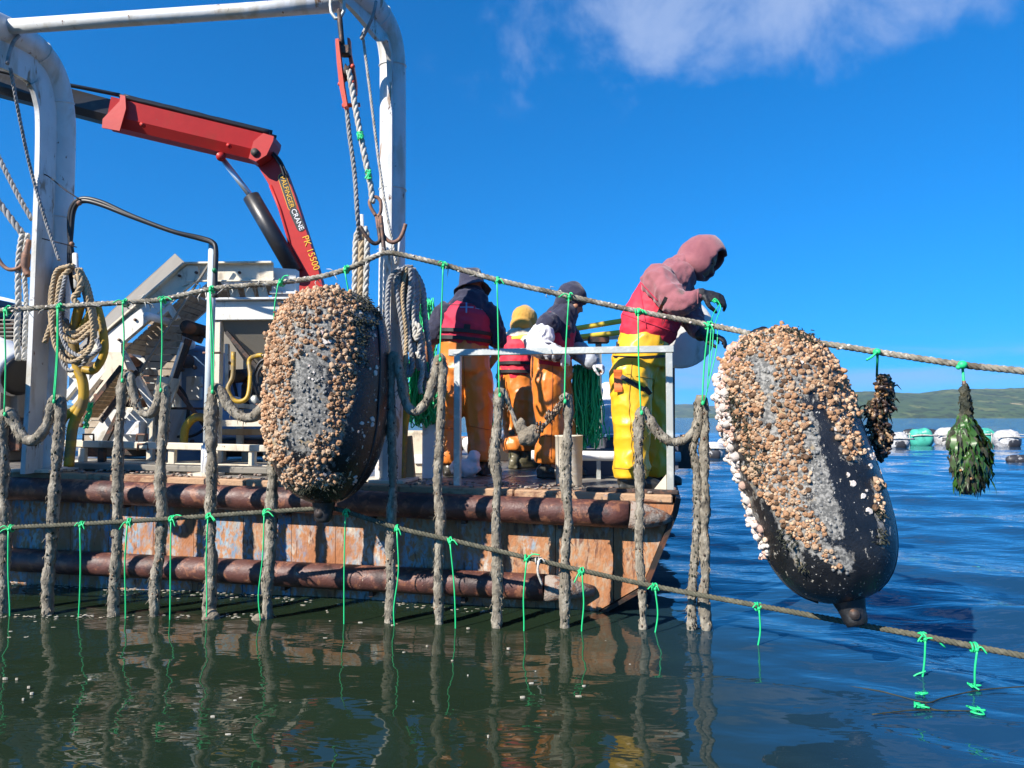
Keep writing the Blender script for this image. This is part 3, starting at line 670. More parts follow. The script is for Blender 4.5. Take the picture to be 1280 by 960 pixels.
def c_rail(mb, p, q, h, lip, side=(0, 1, 0)):
    """channel section rail: thin top flange proud of an upright web"""
    p, q = Vector(p), Vector(q); d = (q-p).normalized(); s = Vector(side); s = (s-d*s.dot(d)).normalized(); u = s.cross(d); u = u if u.z > 0 else -u
    mb.box((p+q)/2 - u*h/2, d, s, u, (q-p).length/2, .006, h/2)
    mb.box((p+q)/2 + u*.006 - s*lip/2, d, s, u, (q-p).length/2, lip/2, .007)
    mb.box((p+q)/2 - u*h - u*.006 - s*lip/4, d, s, u, (q-p).length/2, lip/4, .006)
def conveyor():
    D = 5.95
    t = thing('inclined_conveyor', on_deck(190, 6.0), 'cream steel inclined slat conveyor with grey side sheet behind the coiled ropes', 'conveyor')
    # bent side frames, near and far
    for dd, nm in ((0, 'side_frame'), (.62, 'side_frame')):
        mb = MB(); Dn = D+dd
        a, b, c = at(134, 418, Dn), at(234, 331, Dn), at(342, 330, Dn)
        if dd: a, b, c = [p+Vector((0, .62, 0)) for p in (at(134, 418, D), at(234, 331, D), at(342, 330, D))]
        c_rail(mb, a, b, .15, .06); c_rail(mb, b+Vector((.002, 0, 0)), c, .135, .06)
        mb.build(nm, M['cream_steel' if dd == 0 else 'pale_steel'], t)
    # lower broad rail and side gussets
    mb = MB(); mb.prism([at(x, y, D-.012) for x, y in ((222, 341), (234, 332.5), (248, 332.5), (250, 352), (240, 354), (228, 358))], (0, 1, 0), .016); mb.build('gusset_plate', M['cream_steel'], t, fix=True)
    mb = MB(); mb.prism([at(x, y, D-.03) for x, y in ((133, 418), (196, 372), (206, 384), (152, 430), (152, 440), (134, 440))], (0, 1, 0), .02); mb.build('side_plate', M['pale_steel'], t, fix=True)
    # leaning grey sheet
    mb = MB(); mb.prism([at(x, y, D+.02+.62*k) for x, y, k in ((219, 317, .9), (233, 330, .3), (134, 417, .3), (118, 425, .5), (92, 440, .9), (140, 388, .9))], (0, 1, .1), .012); mb.build('side_sheet', M['grey_sheet'], t, fix=True)
    # slats of the belt (seen from below)
    a, b = at(152, 440, D+.05), at(232, 366, D+.05); n = 13
    for i in range(n):
        p = a.lerp(b, (i+.5)/n); mb = MB(); d = (b-a).normalized(); mb.box(p+Vector((0, .28, 0)), d, (0, 1, 0), d.cross(Vector((0, 1, 0))), (b-a).length/n*.43, .26, .008); mb.build('slat', M['slat_tan'], t)
    a, b = at(240, 366, D+.05), at(338, 350, D+.05)
    for i in range(10):
        p = a.lerp(b, (i+.5)/10); mb = MB(); d = (b-a).normalized(); mb.box(p+Vector((0, .28, 0)), d, (0, 1, 0), d.cross(Vector((0, 1, 0))), (b-a).length/10*.43, .26, .008); mb.build('slat', M['slat_tan'], t)
    # ribbed discharge chute hanging beneath
    x0, x1 = 186, 228
    for i in range(11):
        y = 402+i*9.0; mb = MB(); p = at(x0-i*.9, y, D+.16); q = at(x1+1-i*1.0, y+1, D+.16); mb.bar(p, q, .012, .052, up=(0, -.1, 1)); mb.build('chute_slat', M['slat_tan'], t)
    # second short conveyor lower left
    a, b = at(113, 522, D-.1), at(160, 462, D-.1)
    for i in range(11):
        p = a.lerp(b, (i+.5)/11); mb = MB(); d = (b-a).normalized(); mb.box(p, d, (0, 1, 0), d.cross(Vector((0, 1, 0))), (b-a).length/11*.4, .10, .007); mb.build('slat', M['timber'], t)
    for (x, y), (x2, y2) in (((103, 520), (152, 458)), ((126, 527), (172, 464))):
        mb = MB(); mb.bar(at(x, y, D-.2), at(x2, y2, D-.2), .02, .035); mb.build('guide_rail', M['dark_steel'], t)
    # braces and legs
    def beam(a, b, w=.05, m='pale_steel', dd=0, h=None, name='brace'):
        mb = MB(); mb.bar(at(*a, D+dd), at(*b, D+dd), w, h or w, up=(0, -1, 0), bev=.004); mb.build(name, M[m], t)
    beam((206, 374), (222, 400), .045); beam((196, 398), (212, 384), .05); beam((152, 440), (195, 514), .055, dd=.05); beam((139, 452), (95, 506), .06)
    beam((236, 424), (203, 512), .05, 'dark_steel', .1); beam((228, 428), (205, 500), .022, dd=-.02); beam((222, 412), (252, 426), .055, 'dark_steel', .2)
    beam((268, 320), (172, 470), .018, 'grey_sheet', -.12); beam((208, 470), (262, 540), .03, 'dark_steel', .1); beam((198, 510), (262, 511), .02, 'dark_steel', .15)
    beam((152, 512), (130, 556), .045, 'dark_steel', .1); beam((196, 512), (184, 556), .06, 'grey_sheet', .08); beam((96, 476), (118, 520), .035, 'cream_steel', .02)
    mb = MB(); mb.prism([at(x, y, D-.06) for x, y in ((134, 440), (152, 440), (160, 462), (140, 478), (126, 474), (134, 462))], (0, 1, 0), .03); mb.build('bearing_bracket', M['cream_steel'], t, fix=True)
    mb = MB(); mb.prism([at(x, y, D+.05) for x, y in ((198, 470), (226, 474), (212, 512), (190, 505))], (0, 1, 0), .03); mb.build('bearing_bracket', M['cream_steel'], t, fix=True)
    mb = MB(); mb.lathe([(.032, -.2), (.032, .3)], at(199, 399, D), (0, 1, 0), 14); mb.build('roller', M['white_plastic'], t)
    mb = MB(); mb.lathe([(.055, -.2), (.055, .3)], at(246, 412, D+.2), (0, 1, 0), 14); mb.build('roller', M['dark_steel'], t)
    for (x, y) in ((170, 400), (246, 341), (262, 345), (225, 345), (300, 341), (150, 425)):
        mb = MB(); mb.lathe([(.012, -.02), (.012, .0)], at(x, y, D-.035), (0, 1, 0), 8); mb.build('bolt', M['dark_iron'], t)
    # legs to the skid
    for x, dd in ((190, .05), (235, .55), (150, .6)):
        mb = MB(); p = at(x, 505, D+dd); q = on_deck(x, D+dd); q.x = p.x; mb.bar(p, q, .05, .05, up=(0, 1, 0)); mb.build('leg', M['cream_steel'], t)
    # chute trough and drive box behind, pale panels low down
    mb = MB(); mb.prism([at(x, y, D+.3) for x, y in ((128, 545), (152, 512), (226, 512), (212, 556), (140, 556))], (0, 1, 0), .4); mb.build('trough', M['pale_steel'], t, fix=True)
    mb = MB(); mb.box(at(165, 535, D+.02), (1, 0, 0), (0, 1, 0), ZZ, .09, .05, .06, .01); mb.build('drive_box', M['white_plastic'], t)
    # timber-like panel (chute outlet)
    for i in range(5):
        mb = MB(); y = 512+i*9; mb.bar(at(108-i*.5, y, D+.2), at(148-i*4, y, D+.2), .015, .055); mb.build('panel_board', M['slat_tan'], t)
    return t
conveyor()

def hopper():
    D = 5.72
    t = thing('receiving_hopper', on_deck(300, 5.9), 'white rimmed steel hopper on legs behind the left black float', 'hopper')
    mb = MB()
    a, b, c, e = at(266, 389, D), at(375, 388, D), at(375, 388, D)+Vector((0, .75, 0)), at(266, 389, D)+Vector((0, .75, 0))
    for p, q in ((a, b), (b, c), (c, e), (e, a)): mb.bar(p, q, .05, .15, bev=.004)
    mb.build('rim_box', M['pale_steel'], t)
    mb = MB(); mb.bar(a+Vector((-.03, -.02, .088)), b+Vector((0, -.02, .088)), .11, .018, bev=.003); mb.build('rim_flange', M['white_steel'], t)
    # sloping underside
    tops = [a+Vector((.02, .01, -.06)), b+Vector((0, .01, -.06)), c+Vector((0, -.01, -.06)), e+Vector((.02, -.01, -.06))]; lo = [at(318, 470, D+.25), at(350, 470, D+.25), at(350, 470, D+.25)+Vector((0, .2, 0)), at(318, 470, D+.25)+Vector((0, .2, 0))]
    mb = MB(); mb.add(tops+lo, [(0, 1, 5, 4), (1, 2, 6, 5), (2, 3, 7, 6), (3, 0, 4, 7), (4, 5, 6, 7)], False); mb.build('hopper_cone', M['grey_sheet'], t)
    for p in (a+Vector((.03, .03, 0)), b, e+Vector((.03, -.03, 0)), c):
        q = on_deck((p.x/p.y)*F+640, p.y); q.x = p.x; mb = MB(); mb.bar(p-ZZ*.076, q, .075, .075, up=(0, 1, 0), bev=.005); mb.build('leg', M['cream_steel'], t)
    mb = MB(); mb.bar(at(283, 415, D+.02), at(338, 478, D+.02), .03, .03); mb.build('brace', M['dark_steel'], t)
    mb = MB(); mb.bar(at(270, 529, D+.05), at(350, 529, D+.05), .04, .05); mb.build('cross_rail', M['cream_steel'], t)
    mb = MB(); mb.prism([at(x, y, D+.4) for x, y in ((342, 336), (372, 338), (372, 372), (342, 372))], (0, 1, 0), .1); mb.build('feed_box', M['pale_steel'], t, fix=True)
    mb = MB(); mb.bar(at(338, 366, D+.3), at(372, 366, D+.3), .04, .018); mb.build('cross_rail', M['white_steel'], t)
    for x in (286, 305, 322):
        mb = MB(); mb.prism([at(x, y, D+.35) for x, y in ((x, 358), (x+10, 358), (x+16, 380), (x+4, 380))], (0, 1, 0), .02); mb.build('strut', M['cream_steel'], t, fix=True)
hopper()

def skid():
    t = thing('skid_frame', on_deck(200, 5.75), 'cream steel skid frame under the conveyor with lifting loops', 'skid')
    D = 5.66
    mb = MB(); mb.bar(at(82, 554, D+.04), at(352, 561, D-.12), .08, .052, bev=.005); mb.build('front_beam', M['cream_steel'], t)
    mb = MB(); mb.bar(at(86, 553, D+.9), at(352, 559, D+.75), .08, .052, bev=.005); mb.build('rear_beam', M['cream_steel'], t)
    for x, dd in ((104, 0), (128, .02), (216, -.03), (262, -.06), (316, -.1), (348, -.1)):
        p = at(x, 560, D+dd); q = on_deck(x, D+dd); q.x = p.x; mb = MB(); mb.bar(p, q, .05, .05, up=(0, 1, 0), bev=.004); mb.build('foot', M['cream_steel' if x != 128 else 'dark_steel'], t)
    for x, y in ((110, 546), (177, 546), (178, 558)):
        mb = MB(); mb.tube([at(x-6, y+5, D-.06), at(x-6, y-3, D-.06), at(x+7, y-3, D-.06), at(x+7, y+5, D-.06)], .008, 6); mb.build('lifting_loop', M['iron'], t)
    for i in range(3):
        q = on_deck(95, 5.58+i*.2); r = on_deck(360, 5.38+i*.2); mb = MB(); mb.bar(q+ZZ*.035, r+ZZ*.035, .15, .05, bev=.008); mb.build('plank', M['cream_steel' if i % 2 else 'grey_sheet'], t)
skid()

def misc_left():
    # blue tank behind the frames
    t = thing('blue_tank', on_deck(243, 6.7), 'faded blue upright tank with white cap behind the conveyor legs', 'tank')
    b = on_deck(243, 6.75); r = .30; mb = MB(); mb.lathe([(r*.95, 0), (r, .03), (r, .35), (r*1.02, .37), (r, .39), (r, .92), (r*.85, 1.02), (.1, 1.07), (0, 1.07)], b, ZZ, 28); mb.build('barrel', M['blue_tank'], t)
    mb = MB(); mb.lathe([(.07, 0), (.10, .05), (.11, .1), (.09, .17), (.04, .20), (0, .205)], b+ZZ*.97+Vector((-.03, -.2, 0)), ZZ, 16); mb.build('cap', M['white_plastic'], t)
    # drums at the far left
    t = thing('white_drum', on_deck(2, 6.3), 'white cylindrical drum lying on its side at the left picture edge', 'drum')
    c = at(0, 455, 6.35); mb = MB(); ax = Vector((.75, -.25, -.28)).normalized(); mb.lathe([(0, -.35), (.20, -.35), (.215, -.33), (.215, -.02), (.225, 0), (.215, .02), (.215, .26), (.18, .28)], c, ax, 28); mb.build('drum_body', M['white_plastic'], t)
    mb = MB(); mb.lathe([(.17, .265), (.19, .30), (.14, .31), (0, .31)], c, ax, 24); mb.build('drum_lid', M['rubber'], t)
    for x in (-10, 12):
        p = at(x, 482, 6.35); q = on_deck(x, 6.35); q.x = p.x; mb = MB(); mb.bar(p, q, .08, .3, up=(0, 1, 0), bev=.01); mb.build('cradle', M['grey_sheet'], t)
    t = thing('engine_box', on_deck(8, 7.2), 'dark engine box with black curved cover at the left picture edge', 'engine')
    q = on_deck(4, 7.2); mb = MB(); mb.box(q+ZZ*.65, (1, 0, 0), (0, 1, 0), ZZ, .34, .35, .65, .03); mb.build('engine_casing', M['dark_steel'], t)
    mb = MB(); pts = [at(x, y, 7.1) for x, y in ((-30, 402), (-22, 386), (-8, 377), (8, 377), (20, 386), (27, 402))]; mb.prism(pts, (0, 1, 0), .6); mb.build('engine_cover', M['rubber'], t, fix=True)
    mb = MB(); mb.bar(at(-20, 368, 6.8), at(32, 380, 6.8), .05, .03); mb.build('engine_rail', M['galv'], t)
    for i in range(6): mb = MB(); mb.bar(at(-10, 400+i*5, 6.82), at(27, 400+i*5, 6.82), .02, .012); mb.build('fin', M['grey_sheet'], t)
    mb = MB(); mb.box(at(10, 500, 6.4), (1, 0, 0), (0, 1, 0), ZZ, .16, .1, .16, .01); mb.build('control_cabinet', M['grey_sheet'], t)
    mb = MB(); mb.box(at(12, 545, 6.4), (1, 0, 0), (0, 1, 0), ZZ, .18, .12, .13, .01); mb.build('pedestal', M['dark_steel'], t)
    # engine parts between the hopper legs
    t = thing('hydraulic_power_unit', on_deck(310, 6.3), 'small hydraulic pump unit with fittings under the hopper', 'pump')
    q = on_deck(312, 6.35); mb = MB(); mb.box(q+ZZ*.36, (1, 0, 0), (0, 1, 0), ZZ, .22, .2, .13, .02); mb.build('oil_tank', M['blue_tank'], t)
    mb = MB(); mb.box(q+ZZ*.2, (1, 0, 0), (0, 1, 0), ZZ, .25, .22, .03, .01); mb.build('base', M['dark_steel'], t)
    for x in (-.2, .2): mb = MB(); mb.bar(q+Vector((x, -.1, 0)), q+Vector((x, -.1, .18)), .06, .06, up=(0, 1, 0)); mb.build('leg', M['cream_steel'], t)
    mb = MB(); mb.lathe([(.07, 0), (.07, .22), (.05, .25), (.05, .3), (0, .3)], q+ZZ*.48, ZZ, 16); mb.build('motor', M['dark_steel'], t)
    mb = MB(); mb.ball(q+Vector((-.06, -.24, .55)), (.1, .06, .05)); mb.build('filter', M['white_plastic'], t)
    # standpipe with black hose on top
    t = thing('standpipe', on_deck(262, 5.3), 'slim pale blue standpipe carrying the black hose, left of the black float', 'pipe')
    a = on_deck(260, 5.28); b = at(266, 306, 5.3); mb = MB(); mb.tube([a, b], .030, 14); mb.build('pipe', mat('pale_blue', (.50, .57, .60), .5, cols=[((.38, .38, .34), .62, .08, 9, (1, 1, .4))]), t)
    mb = MB(); mb.tube([a, a+ZZ*.22], .04, 14); mb.build('sleeve', M['white_plastic'], t)
    mb = MB(); mb.box(a+ZZ*.01, UD, VD, ZZ, .09, .09, .01); mb.build('foot_plate', M['cream_steel'], t)
    mb = MB(); c = at(262, 441, 5.28); mb.tube([c+Vector((-.05, 0, 0)), c+Vector((.08, 0, 0))], .008, 6); mb.build('clip', M['iron'], t)
    t = thing('black_hose', at(88, 330, 5.3), 'black hose arching from the left gantry leg to the standpipe', 'hose')
    for k in range(2):
        mb = MB(); e = k*5
        mb.tube(catmull([at(98-e*.8, 372, 5.34), at(92-e, 330, 5.3), at(87+e*.4, 290, 5.28), at(89+e*.7, 262, 5.26), at(101+e*.4, 249+e*.5, 5.24), at(125, 252+e*.7, 5.23), at(165, 270+e*.2, 5.22), at(215, 289, 5.22), at(250, 297+e*.3, 5.24), at(266, 303+e*.2, 5.24), at(270, 314, 5.23), at(269, 345, 5.22), at(268+e*.4, 372, 5.22)], 7), .0175, 10)
        mb.build('hose', M['rubber'], t)
    # wire lashings of hose
    for x, y in ((99, 254), (90, 305), (268, 338)):
        mb = MB(); mb.ball(at(x, y, 5.2), .018, 8, 6); mb.build('lashing', M['twine_dark'] if x > 200 else M['iron'], t)
    # yellow suction hoses
    t = thing('yellow_hose', on_deck(85, 5.3), 'yellow hose coiled on the left gantry leg and dropping to the deck', 'hose')
    for pts, r in (([(100, 380), (92, 420), (96, 455), (104, 480), (103, 505), (92, 530), (88, 560), (86, 583)], .036), ([(118, 385), (106, 405), (96, 425)], .03), ([(104, 500), (94, 512), (80, 522), (72, 540)], .032), ([(120, 378), (128, 410), (130, 440), (118, 462), (104, 462)], .03)):
        mb = MB(); mb.tube(catmull([at(x, y, 5.28) for x, y in pts], 6), r, 12); mb.build('hose', M['yellow_hose'], t)
    t = thing('yellow_pipe_run', on_deck(230, 6.0), 'yellow hose loop behind the standpipe near the deck', 'hose')
    mb = MB(); mb.tube(catmull([at(229, 560, 5.9), at(232, 535, 5.9), at(244, 522, 5.9), at(258, 525, 5.95), at(262, 545, 6.0)], 6), .034, 10); mb.build('hose', M['yellow_hose'], t)
    t = thing('yellow_hose', at(305, 480, 5.6), 'thin yellow hose looped under the hopper', 'hose')
    mb = MB(); mb.tube(catmull([at(292, 440, 5.6), at(291, 470, 5.58), at(285, 485, 5.55), at(290, 498, 5.54), at(300, 502, 5.54), at(310, 495, 5.55), at(313, 470, 5.6), at(312, 450, 5.65), at(325, 444, 5.6), at(332, 447, 5.6)], 6), .018, 10); mb.build('hose', M['yellow_hose'], t)
    t = thing('black_cable', at(318, 470, 5.5), 'black cable looped beside the left float under the hopper', 'cable')
    for e in (0, 5):
        mb = MB(); mb.tube(catmull([at(337+e, 447+e, 5.5), at(325+e*.6, 453+e, 5.5), at(317+e, 470, 5.5), at(320+e, 488, 5.5), at(326+e*.5, 500, 5.52)], 6), .012, 8); mb.build('cable', M['rubber'], t)
    t = thing('green_twine_scrap', at(113, 545, 5.8), 'loose knot of green twine hanging on the conveyor', 'twine')
    mb = MB(); random.seed(4)
    for k in range(7): mb.tube(catmull([at(113+random.uniform(-3, 4)-i*.9, 503+i*4.6, 5.66+random.uniform(-.02, .02)) for i in range(8)], 3), .006, 5)
    mb.build('strands', M['twine'], t)
misc_left()

def sorter():
    t = thing('sorting_machine', on_deck(200, 6.9), 'grimy grey sorting machine housing standing behind the conveyor', 'machine')
    def P(x, y, d): return at(x, y, d)
    q = on_deck(180, 7.0)
    def blk(name, x0, x1, y0, y1, D, th, m, bev=.01):
        a, b = at(x0, y0, D), at(x1, y1, D); mb = MB(); mb.box(((a+b)/2)+Vector((0, th/2, 0)), (1, 0, 0), (0, 1, 0), ZZ, abs(b.x-a.x)/2, th/2, abs(a.z-b.z)/2, bev); return mb.build(name, M[m], t)
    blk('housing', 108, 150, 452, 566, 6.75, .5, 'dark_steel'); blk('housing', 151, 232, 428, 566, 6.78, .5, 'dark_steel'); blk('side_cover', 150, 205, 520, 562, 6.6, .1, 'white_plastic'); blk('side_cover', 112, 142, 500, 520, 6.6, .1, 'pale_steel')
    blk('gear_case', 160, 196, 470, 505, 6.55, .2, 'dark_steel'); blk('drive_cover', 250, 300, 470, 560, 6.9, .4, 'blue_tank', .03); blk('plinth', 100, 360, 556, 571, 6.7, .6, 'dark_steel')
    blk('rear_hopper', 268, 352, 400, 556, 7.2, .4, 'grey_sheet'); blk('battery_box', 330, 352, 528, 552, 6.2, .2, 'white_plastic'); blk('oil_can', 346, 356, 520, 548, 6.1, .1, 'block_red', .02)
    blk('toolbox', 335, 346, 535, 552, 6.1, .12, 'blue_tank', .01)
    for i in range(8):
        mb = MB(); mb.bar(P(120+i*11, 460, 6.72), P(120+i*11, 540, 6.72), .02, .012, up=(1, 0, 0)); mb.build('vent_bar', M['grey_sheet'], t)
    for pts, r, m in (([(150, 470), (170, 500), (215, 480), (235, 505), (230, 545)], .016, 'rubber'), ([(180, 520), (200, 540), (240, 545), (275, 520)], .012, 'rubber'), ([(214, 440), (222, 470), (216, 500), (224, 530)], .014, 'galv'), ([(290, 470), (305, 520), (330, 515), (345, 540)], .014, 'rubber'), ([(110, 530), (140, 500), (165, 480), (190, 455)], .010, 'galv')):
        mb = MB(); mb.tube(catmull([P(x, y, 6.35) for x, y in pts], 6), r, 8); mb.build('pipe', M[m], t)
    # pale frames, brackets and rollers crowding the space under the conveyor
    for (x0, y0), (x1, y1), w, m, D in (((88, 470), (134, 420), .07, 'cream_steel', 6.3), ((80, 500), (104, 470), .05, 'pale_steel', 6.2), ((92, 535), (140, 470), .05, 'cream_steel', 6.25), ((150, 512), (212, 512), .04, 'cream_steel', 6.3), ((166, 440), (206, 470), .035, 'pale_steel', 6.35), ((176, 466), (150, 512), .035, 'cream_steel', 6.3), ((222, 440), (222, 560), .05, 'pale_steel', 6.4), ((140, 540), (214, 540), .035, 'pale_steel', 6.4), ((282, 505), (345, 512), .04, 'cream_steel', 6.1), ((300, 512), (300, 560), .05, 'cream_steel', 6.1), ((272, 540), (350, 540), .05, 'timber', 6.0), ((284, 430), (284, 556), .035, 'pale_steel', 6.2)):
        mb = MB(); mb.bar(P(x0, y0, D), P(x1, y1, D), w, w, up=(0, -1, 0), bev=.004); mb.build('frame_bar', M[m], t)
    for x, y, r, m in ((160, 452, .05, 'iron'), (226, 452, .06, 'dark_steel'), (140, 500, .05, 'iron'), (204, 478, .05, 'galv'), (300, 470, .06, 'dark_steel'), (326, 500, .05, 'galv'), (322, 462, .04, 'iron')):
        mb = MB(); mb.lathe([(0, -.12), (r*.6, -.12), (r, -.1), (r, .1), (0, .12)], P(x, y, 6.3), (.3, 1, .1), 16); mb.build('roller', M[m], t)
    rn = random.Random(6)
    for k in range(26):
        x = rn.uniform(100, 345); y = rn.uniform(450, 555); mb = MB(); mb.lathe([(.018, 0), (.018, .03), (.01, .035)], P(x, y, 6.22), (0, -1, 0), 8); mb.build('bolt', M[rn.choice(('iron', 'galv', 'dark_iron'))], t)
    blk('white_panel', 86, 112, 462, 500, 6.5, .06, 'pale_steel'); blk('white_panel', 116, 134, 505, 545, 6.3, .05, 'cream_steel'); blk('white_panel', 232, 250, 470, 500, 6.45, .06, 'pale_steel')
    mb = MB(); mb.ball(P(212, 440, 6.5), (.12, .1, .1), 14, 10); mb.build('pressure_vessel', M['white_plastic'], t)
    mb = MB(); mb.lathe([(.0, 0), (.16, 0), (.16, .05), (.05, .06), (.05, .12), (0, .12)], P(183, 488, 6.55), (0, -1, 0), 20); mb.build('pulley_wheel', M['iron'], t)
sorter()
# ================================================================== RIGGING
def rigging():
    # snatch block hanging from the gantry arm
    t = thing('snatch_block', at(430, 135, 4.45), 'red snatch block shackled to the gantry arm above the left float', 'pulley')
    D = 4.45
    mb = MB(); sh = []
    for k in range(13): a = -.55+PI*1.0+ (2*PI-1.0*PI+1.1)*k/12; sh.append(at(422, 12, D)+Vector((math.cos(a)*.048, 0, math.sin(a)*.055)))
    mb.tube([at(414, -6, D)]+[at(413, 6, D), at(414, 15, D), at(419, 23, D), at(425, 23, D), at(430, 14, D), at(430, 4, D), at(428, -6, D)], .011, 8); mb.build('shackle', M['galv'], t)
    mb = MB(); mb.tube([at(424, 12, D), at(425, 28, D), at(427, 48, D), at(428, 58, D)], [.014, .018, .016, .018], 8); mb.build('swivel', M['dark_iron'], t)
    def cheek(pts, dd):
        mb = MB(); mb.prism([at(x, y, D+dd) for x, y in pts], (1, -.35, 0), .014); return mb.build('cheek_plate', M['block_red'], t, fix=True)
    a1 = [(420, 51), (424, 50), (428, 85), (431, 110), (435, 134), (431, 136), (425, 108), (422, 80)]
    a2 = [(435, 49), (438, 50), (439, 66), (443, 84), (446, 104), (446, 118), (443, 118), (440, 96), (436, 70)]
    mb = MB(); mb.prism([at(x, y, D-.02) for x, y in a1], (1, -.6, 0), .012); mb.build('cheek_plate', M['block_red'], t, fix=True)
    for pl, dd in ((a1, -.03), (a2, .05)):
        mb = MB(); P = [at(x, y, D+dd) for x, y in pl]; mb.prism(P, (0, 1, 0), .045); mb.build('cheek_plate', M['block_red'], t, fix=True)
    mb = MB(); mb.lathe([(.05, -.016), (.058, -.014), (.042, 0), (.058, .014), (.05, .016)], at(434, 92, D+.01), (1, .1, -.1), 18); mb.build('sheave', M['dark_iron'], t)
    mb = MB(); mb.box(at(432, 64, D+.01), (1, 0, 0), (0, 1, 0), ZZ, .03, .03, .03, .006); mb.build('head', M['dark_iron'], t)
    mb = MB(); mb.tube([at(428, 132, D), at(450, 131, D)], .014, 8); mb.build('tie_bolt', M['block_red'], t)
    for x, y in ((441, 83), (441, 103), (425, 105)): mb = MB(); mb.ball(at(x, y, D-.03), .015, 8, 6); mb.build('bolt', M['block_red'], t)
    # hoisting ropes
    def rope(name, label, pts, r, m, Dv, cat='rope', group=None):
        pts = catmull([at(p[0], p[1], p[2] if len(p) > 2 else Dv) for p in pts], 6); t = thing(name, pts[-1], label, cat, group)
        mb = MB(); laid_rope(mb, pts, r); mb.build('strands', m, t); return t
    rope('hoist_rope', 'grey hoist rope running down from the red block to the hook pegs', [(433, 130), (437, 170), (443, 215), (447, 270), (450, 300, 4.6)], .015, M['rope_grey'], 4.46)
    h2 = rope('hoist_rope', 'thick white spliced rope from the red block down to the rusty hook', [(436, 88), (441, 115), (449, 160), (457, 200), (463, 230), (466, 254)], .020, M['rope_white'], 4.42)
    for x, y in ((451, 170), (460, 218)):
        mb = MB(); random.seed(x)
        for k in range(6): mb.tube([at(x+random.uniform(-5, 5), y+random.uniform(-6, 6), 4.39) for _ in range(3)], .006, 5)
        mb.build('twine_whipping', M['twine'], h2)
    rope('hoist_rope', 'thin pale rope slanting down in front of the right gantry leg', [(454, 48), (462, 110), (472, 190), (478, 232), (484, 270), (491, 304), (495, 330)], .010, M['rope_white'], 4.75)
    rope('hoist_rope', 'thin striped rope crossing the left gantry leg to the tan coil', [(13, 85, 4.8), (25, 150, 4.95), (38, 210, 5.1), (55, 270, 5.15), (74, 325, 5.16)], .012, M['rope_grey'], 4.9)
    for i, p in enumerate((([(-30, 140), (0, 200), (22, 243), (40, 275)], .018), ([(-30, 215), (0, 255), (15, 275), (28, 292)], .024))):
        rope('stay_rope', ('upper of two grey ropes entering at left toward the leg', 'lower thick grey rope entering at left toward the leg')[i], p[0], p[1], M['rope_grey'], 5.2)
    for i, x in enumerate((24, 31)):
        rope('hanging_rope', ('white rope hanging left of the left gantry leg, outer strand', 'white rope hanging left of the left gantry leg, inner strand')[i], [(x+4, 292), (x-1, 330), (x-1+i*3, 380), (x-3+i*3, 420), (x-1, 450)], .021-.004*i, M['rope_white'], 5.2)
    # left rusty hook
    t = thing('cargo_hook', at(30, 335, 5.2), 'brown rusty hook hanging left of the left gantry leg', 'hook')
    mb = MB(); mb.tube(catmull([at(36, 310, 5.18), at(32, 322, 5.18), at(25, 334, 5.18), at(12, 337, 5.18), at(2, 330, 5.18), at(-6, 316, 5.18)], 6), .014, 10); mb.build('bend', M['iron'], t)
    mb = MB(); mb.tube(catmull([at(37, 300, 5.18), at(33, 318, 5.17), at(32, 335, 5.17), at(36, 345, 5.17)], 5), [.02]*5+[.03]*5+[.024]*6, 10); mb.build('shank', M['iron'], t)
    # double hook lifting the top line
    t = thing('cargo_hook', at(481, 316, 4.42), 'rusty double hook lifting the top line at the right gantry leg', 'hook')
    D = 4.42; r = .0125
    mb = MB(); mb.tube(catmull([at(470, 270, D), at(464, 260, D), at(462, 252, D), at(466, 247, D), at(472, 247, D), at(476, 253, D), at(476, 264, D), at(473, 271, D)], 5), r*.9, 8); mb.build('eye', M['iron'], t)
    for dx in (0, 3.2, 6.4):
        mb = MB(); mb.tube([at(470+dx*.8, 268, D), at(474+dx*.6, 296, D)], r*.75, 8); mb.build('shank', M['iron'], t)
    mb = MB(); mb.tube(catmull([at(476, 270, D), at(478, 290, D), at(483, 299, D), at(491, 303, D), at(499, 299, D), at(504, 290, D), at(507, 280, D)], 6), r, 10); mb.build('right_bend', M['iron'], t)
    mb = MB(); mb.tube(catmull([at(473, 285, D), at(475, 299, D-.02), at(471, 304, D-.03), at(465, 303, D-.04), at(457, 294, D-.05), at(450, 283, D-.05)], 6), r, 10); mb.build('left_bend', M['dark_iron'], t)
    mb = MB(); mb.tube(catmull([at(477, 280, D), at(479, 302, D-.02), at(480, 312, D-.04), at(481, 318, D-.05)], 5), r*1.1, 10); mb.build('front_bend', M['dark_iron'], t)
    # ropes hanging on the pegs left of the right leg
    for i, (x, m) in enumerate(((445, 'rope_white'), (452, 'rope_tan'), (459, 'rope_white'))):
        rope('hanging_rope', ('leftmost of three pale ropes hanging beside the right gantry leg', 'middle of three pale ropes hanging beside the right gantry leg', 'rightmost of three pale ropes hanging beside the right gantry leg')[i],
             [(450+i*3, 284), (x, 300), (x-1, 340), (x-2, 380), (x+1, 420), (x, 440)], .021, M[m], 4.82-.02*i)
    # coils
    def coil(name, label, loops, m2, cat='rope coil'):
        t = thing(name, loops[0][0][0], label, cat)
        for pts, r, m in loops:
            mb = MB(); laid_rope(mb, catmull(pts, 7), r, pitch=r*5); mb.build('loop', M[m], t)
        return t
    random.seed(12); L = []
    D = 5.22
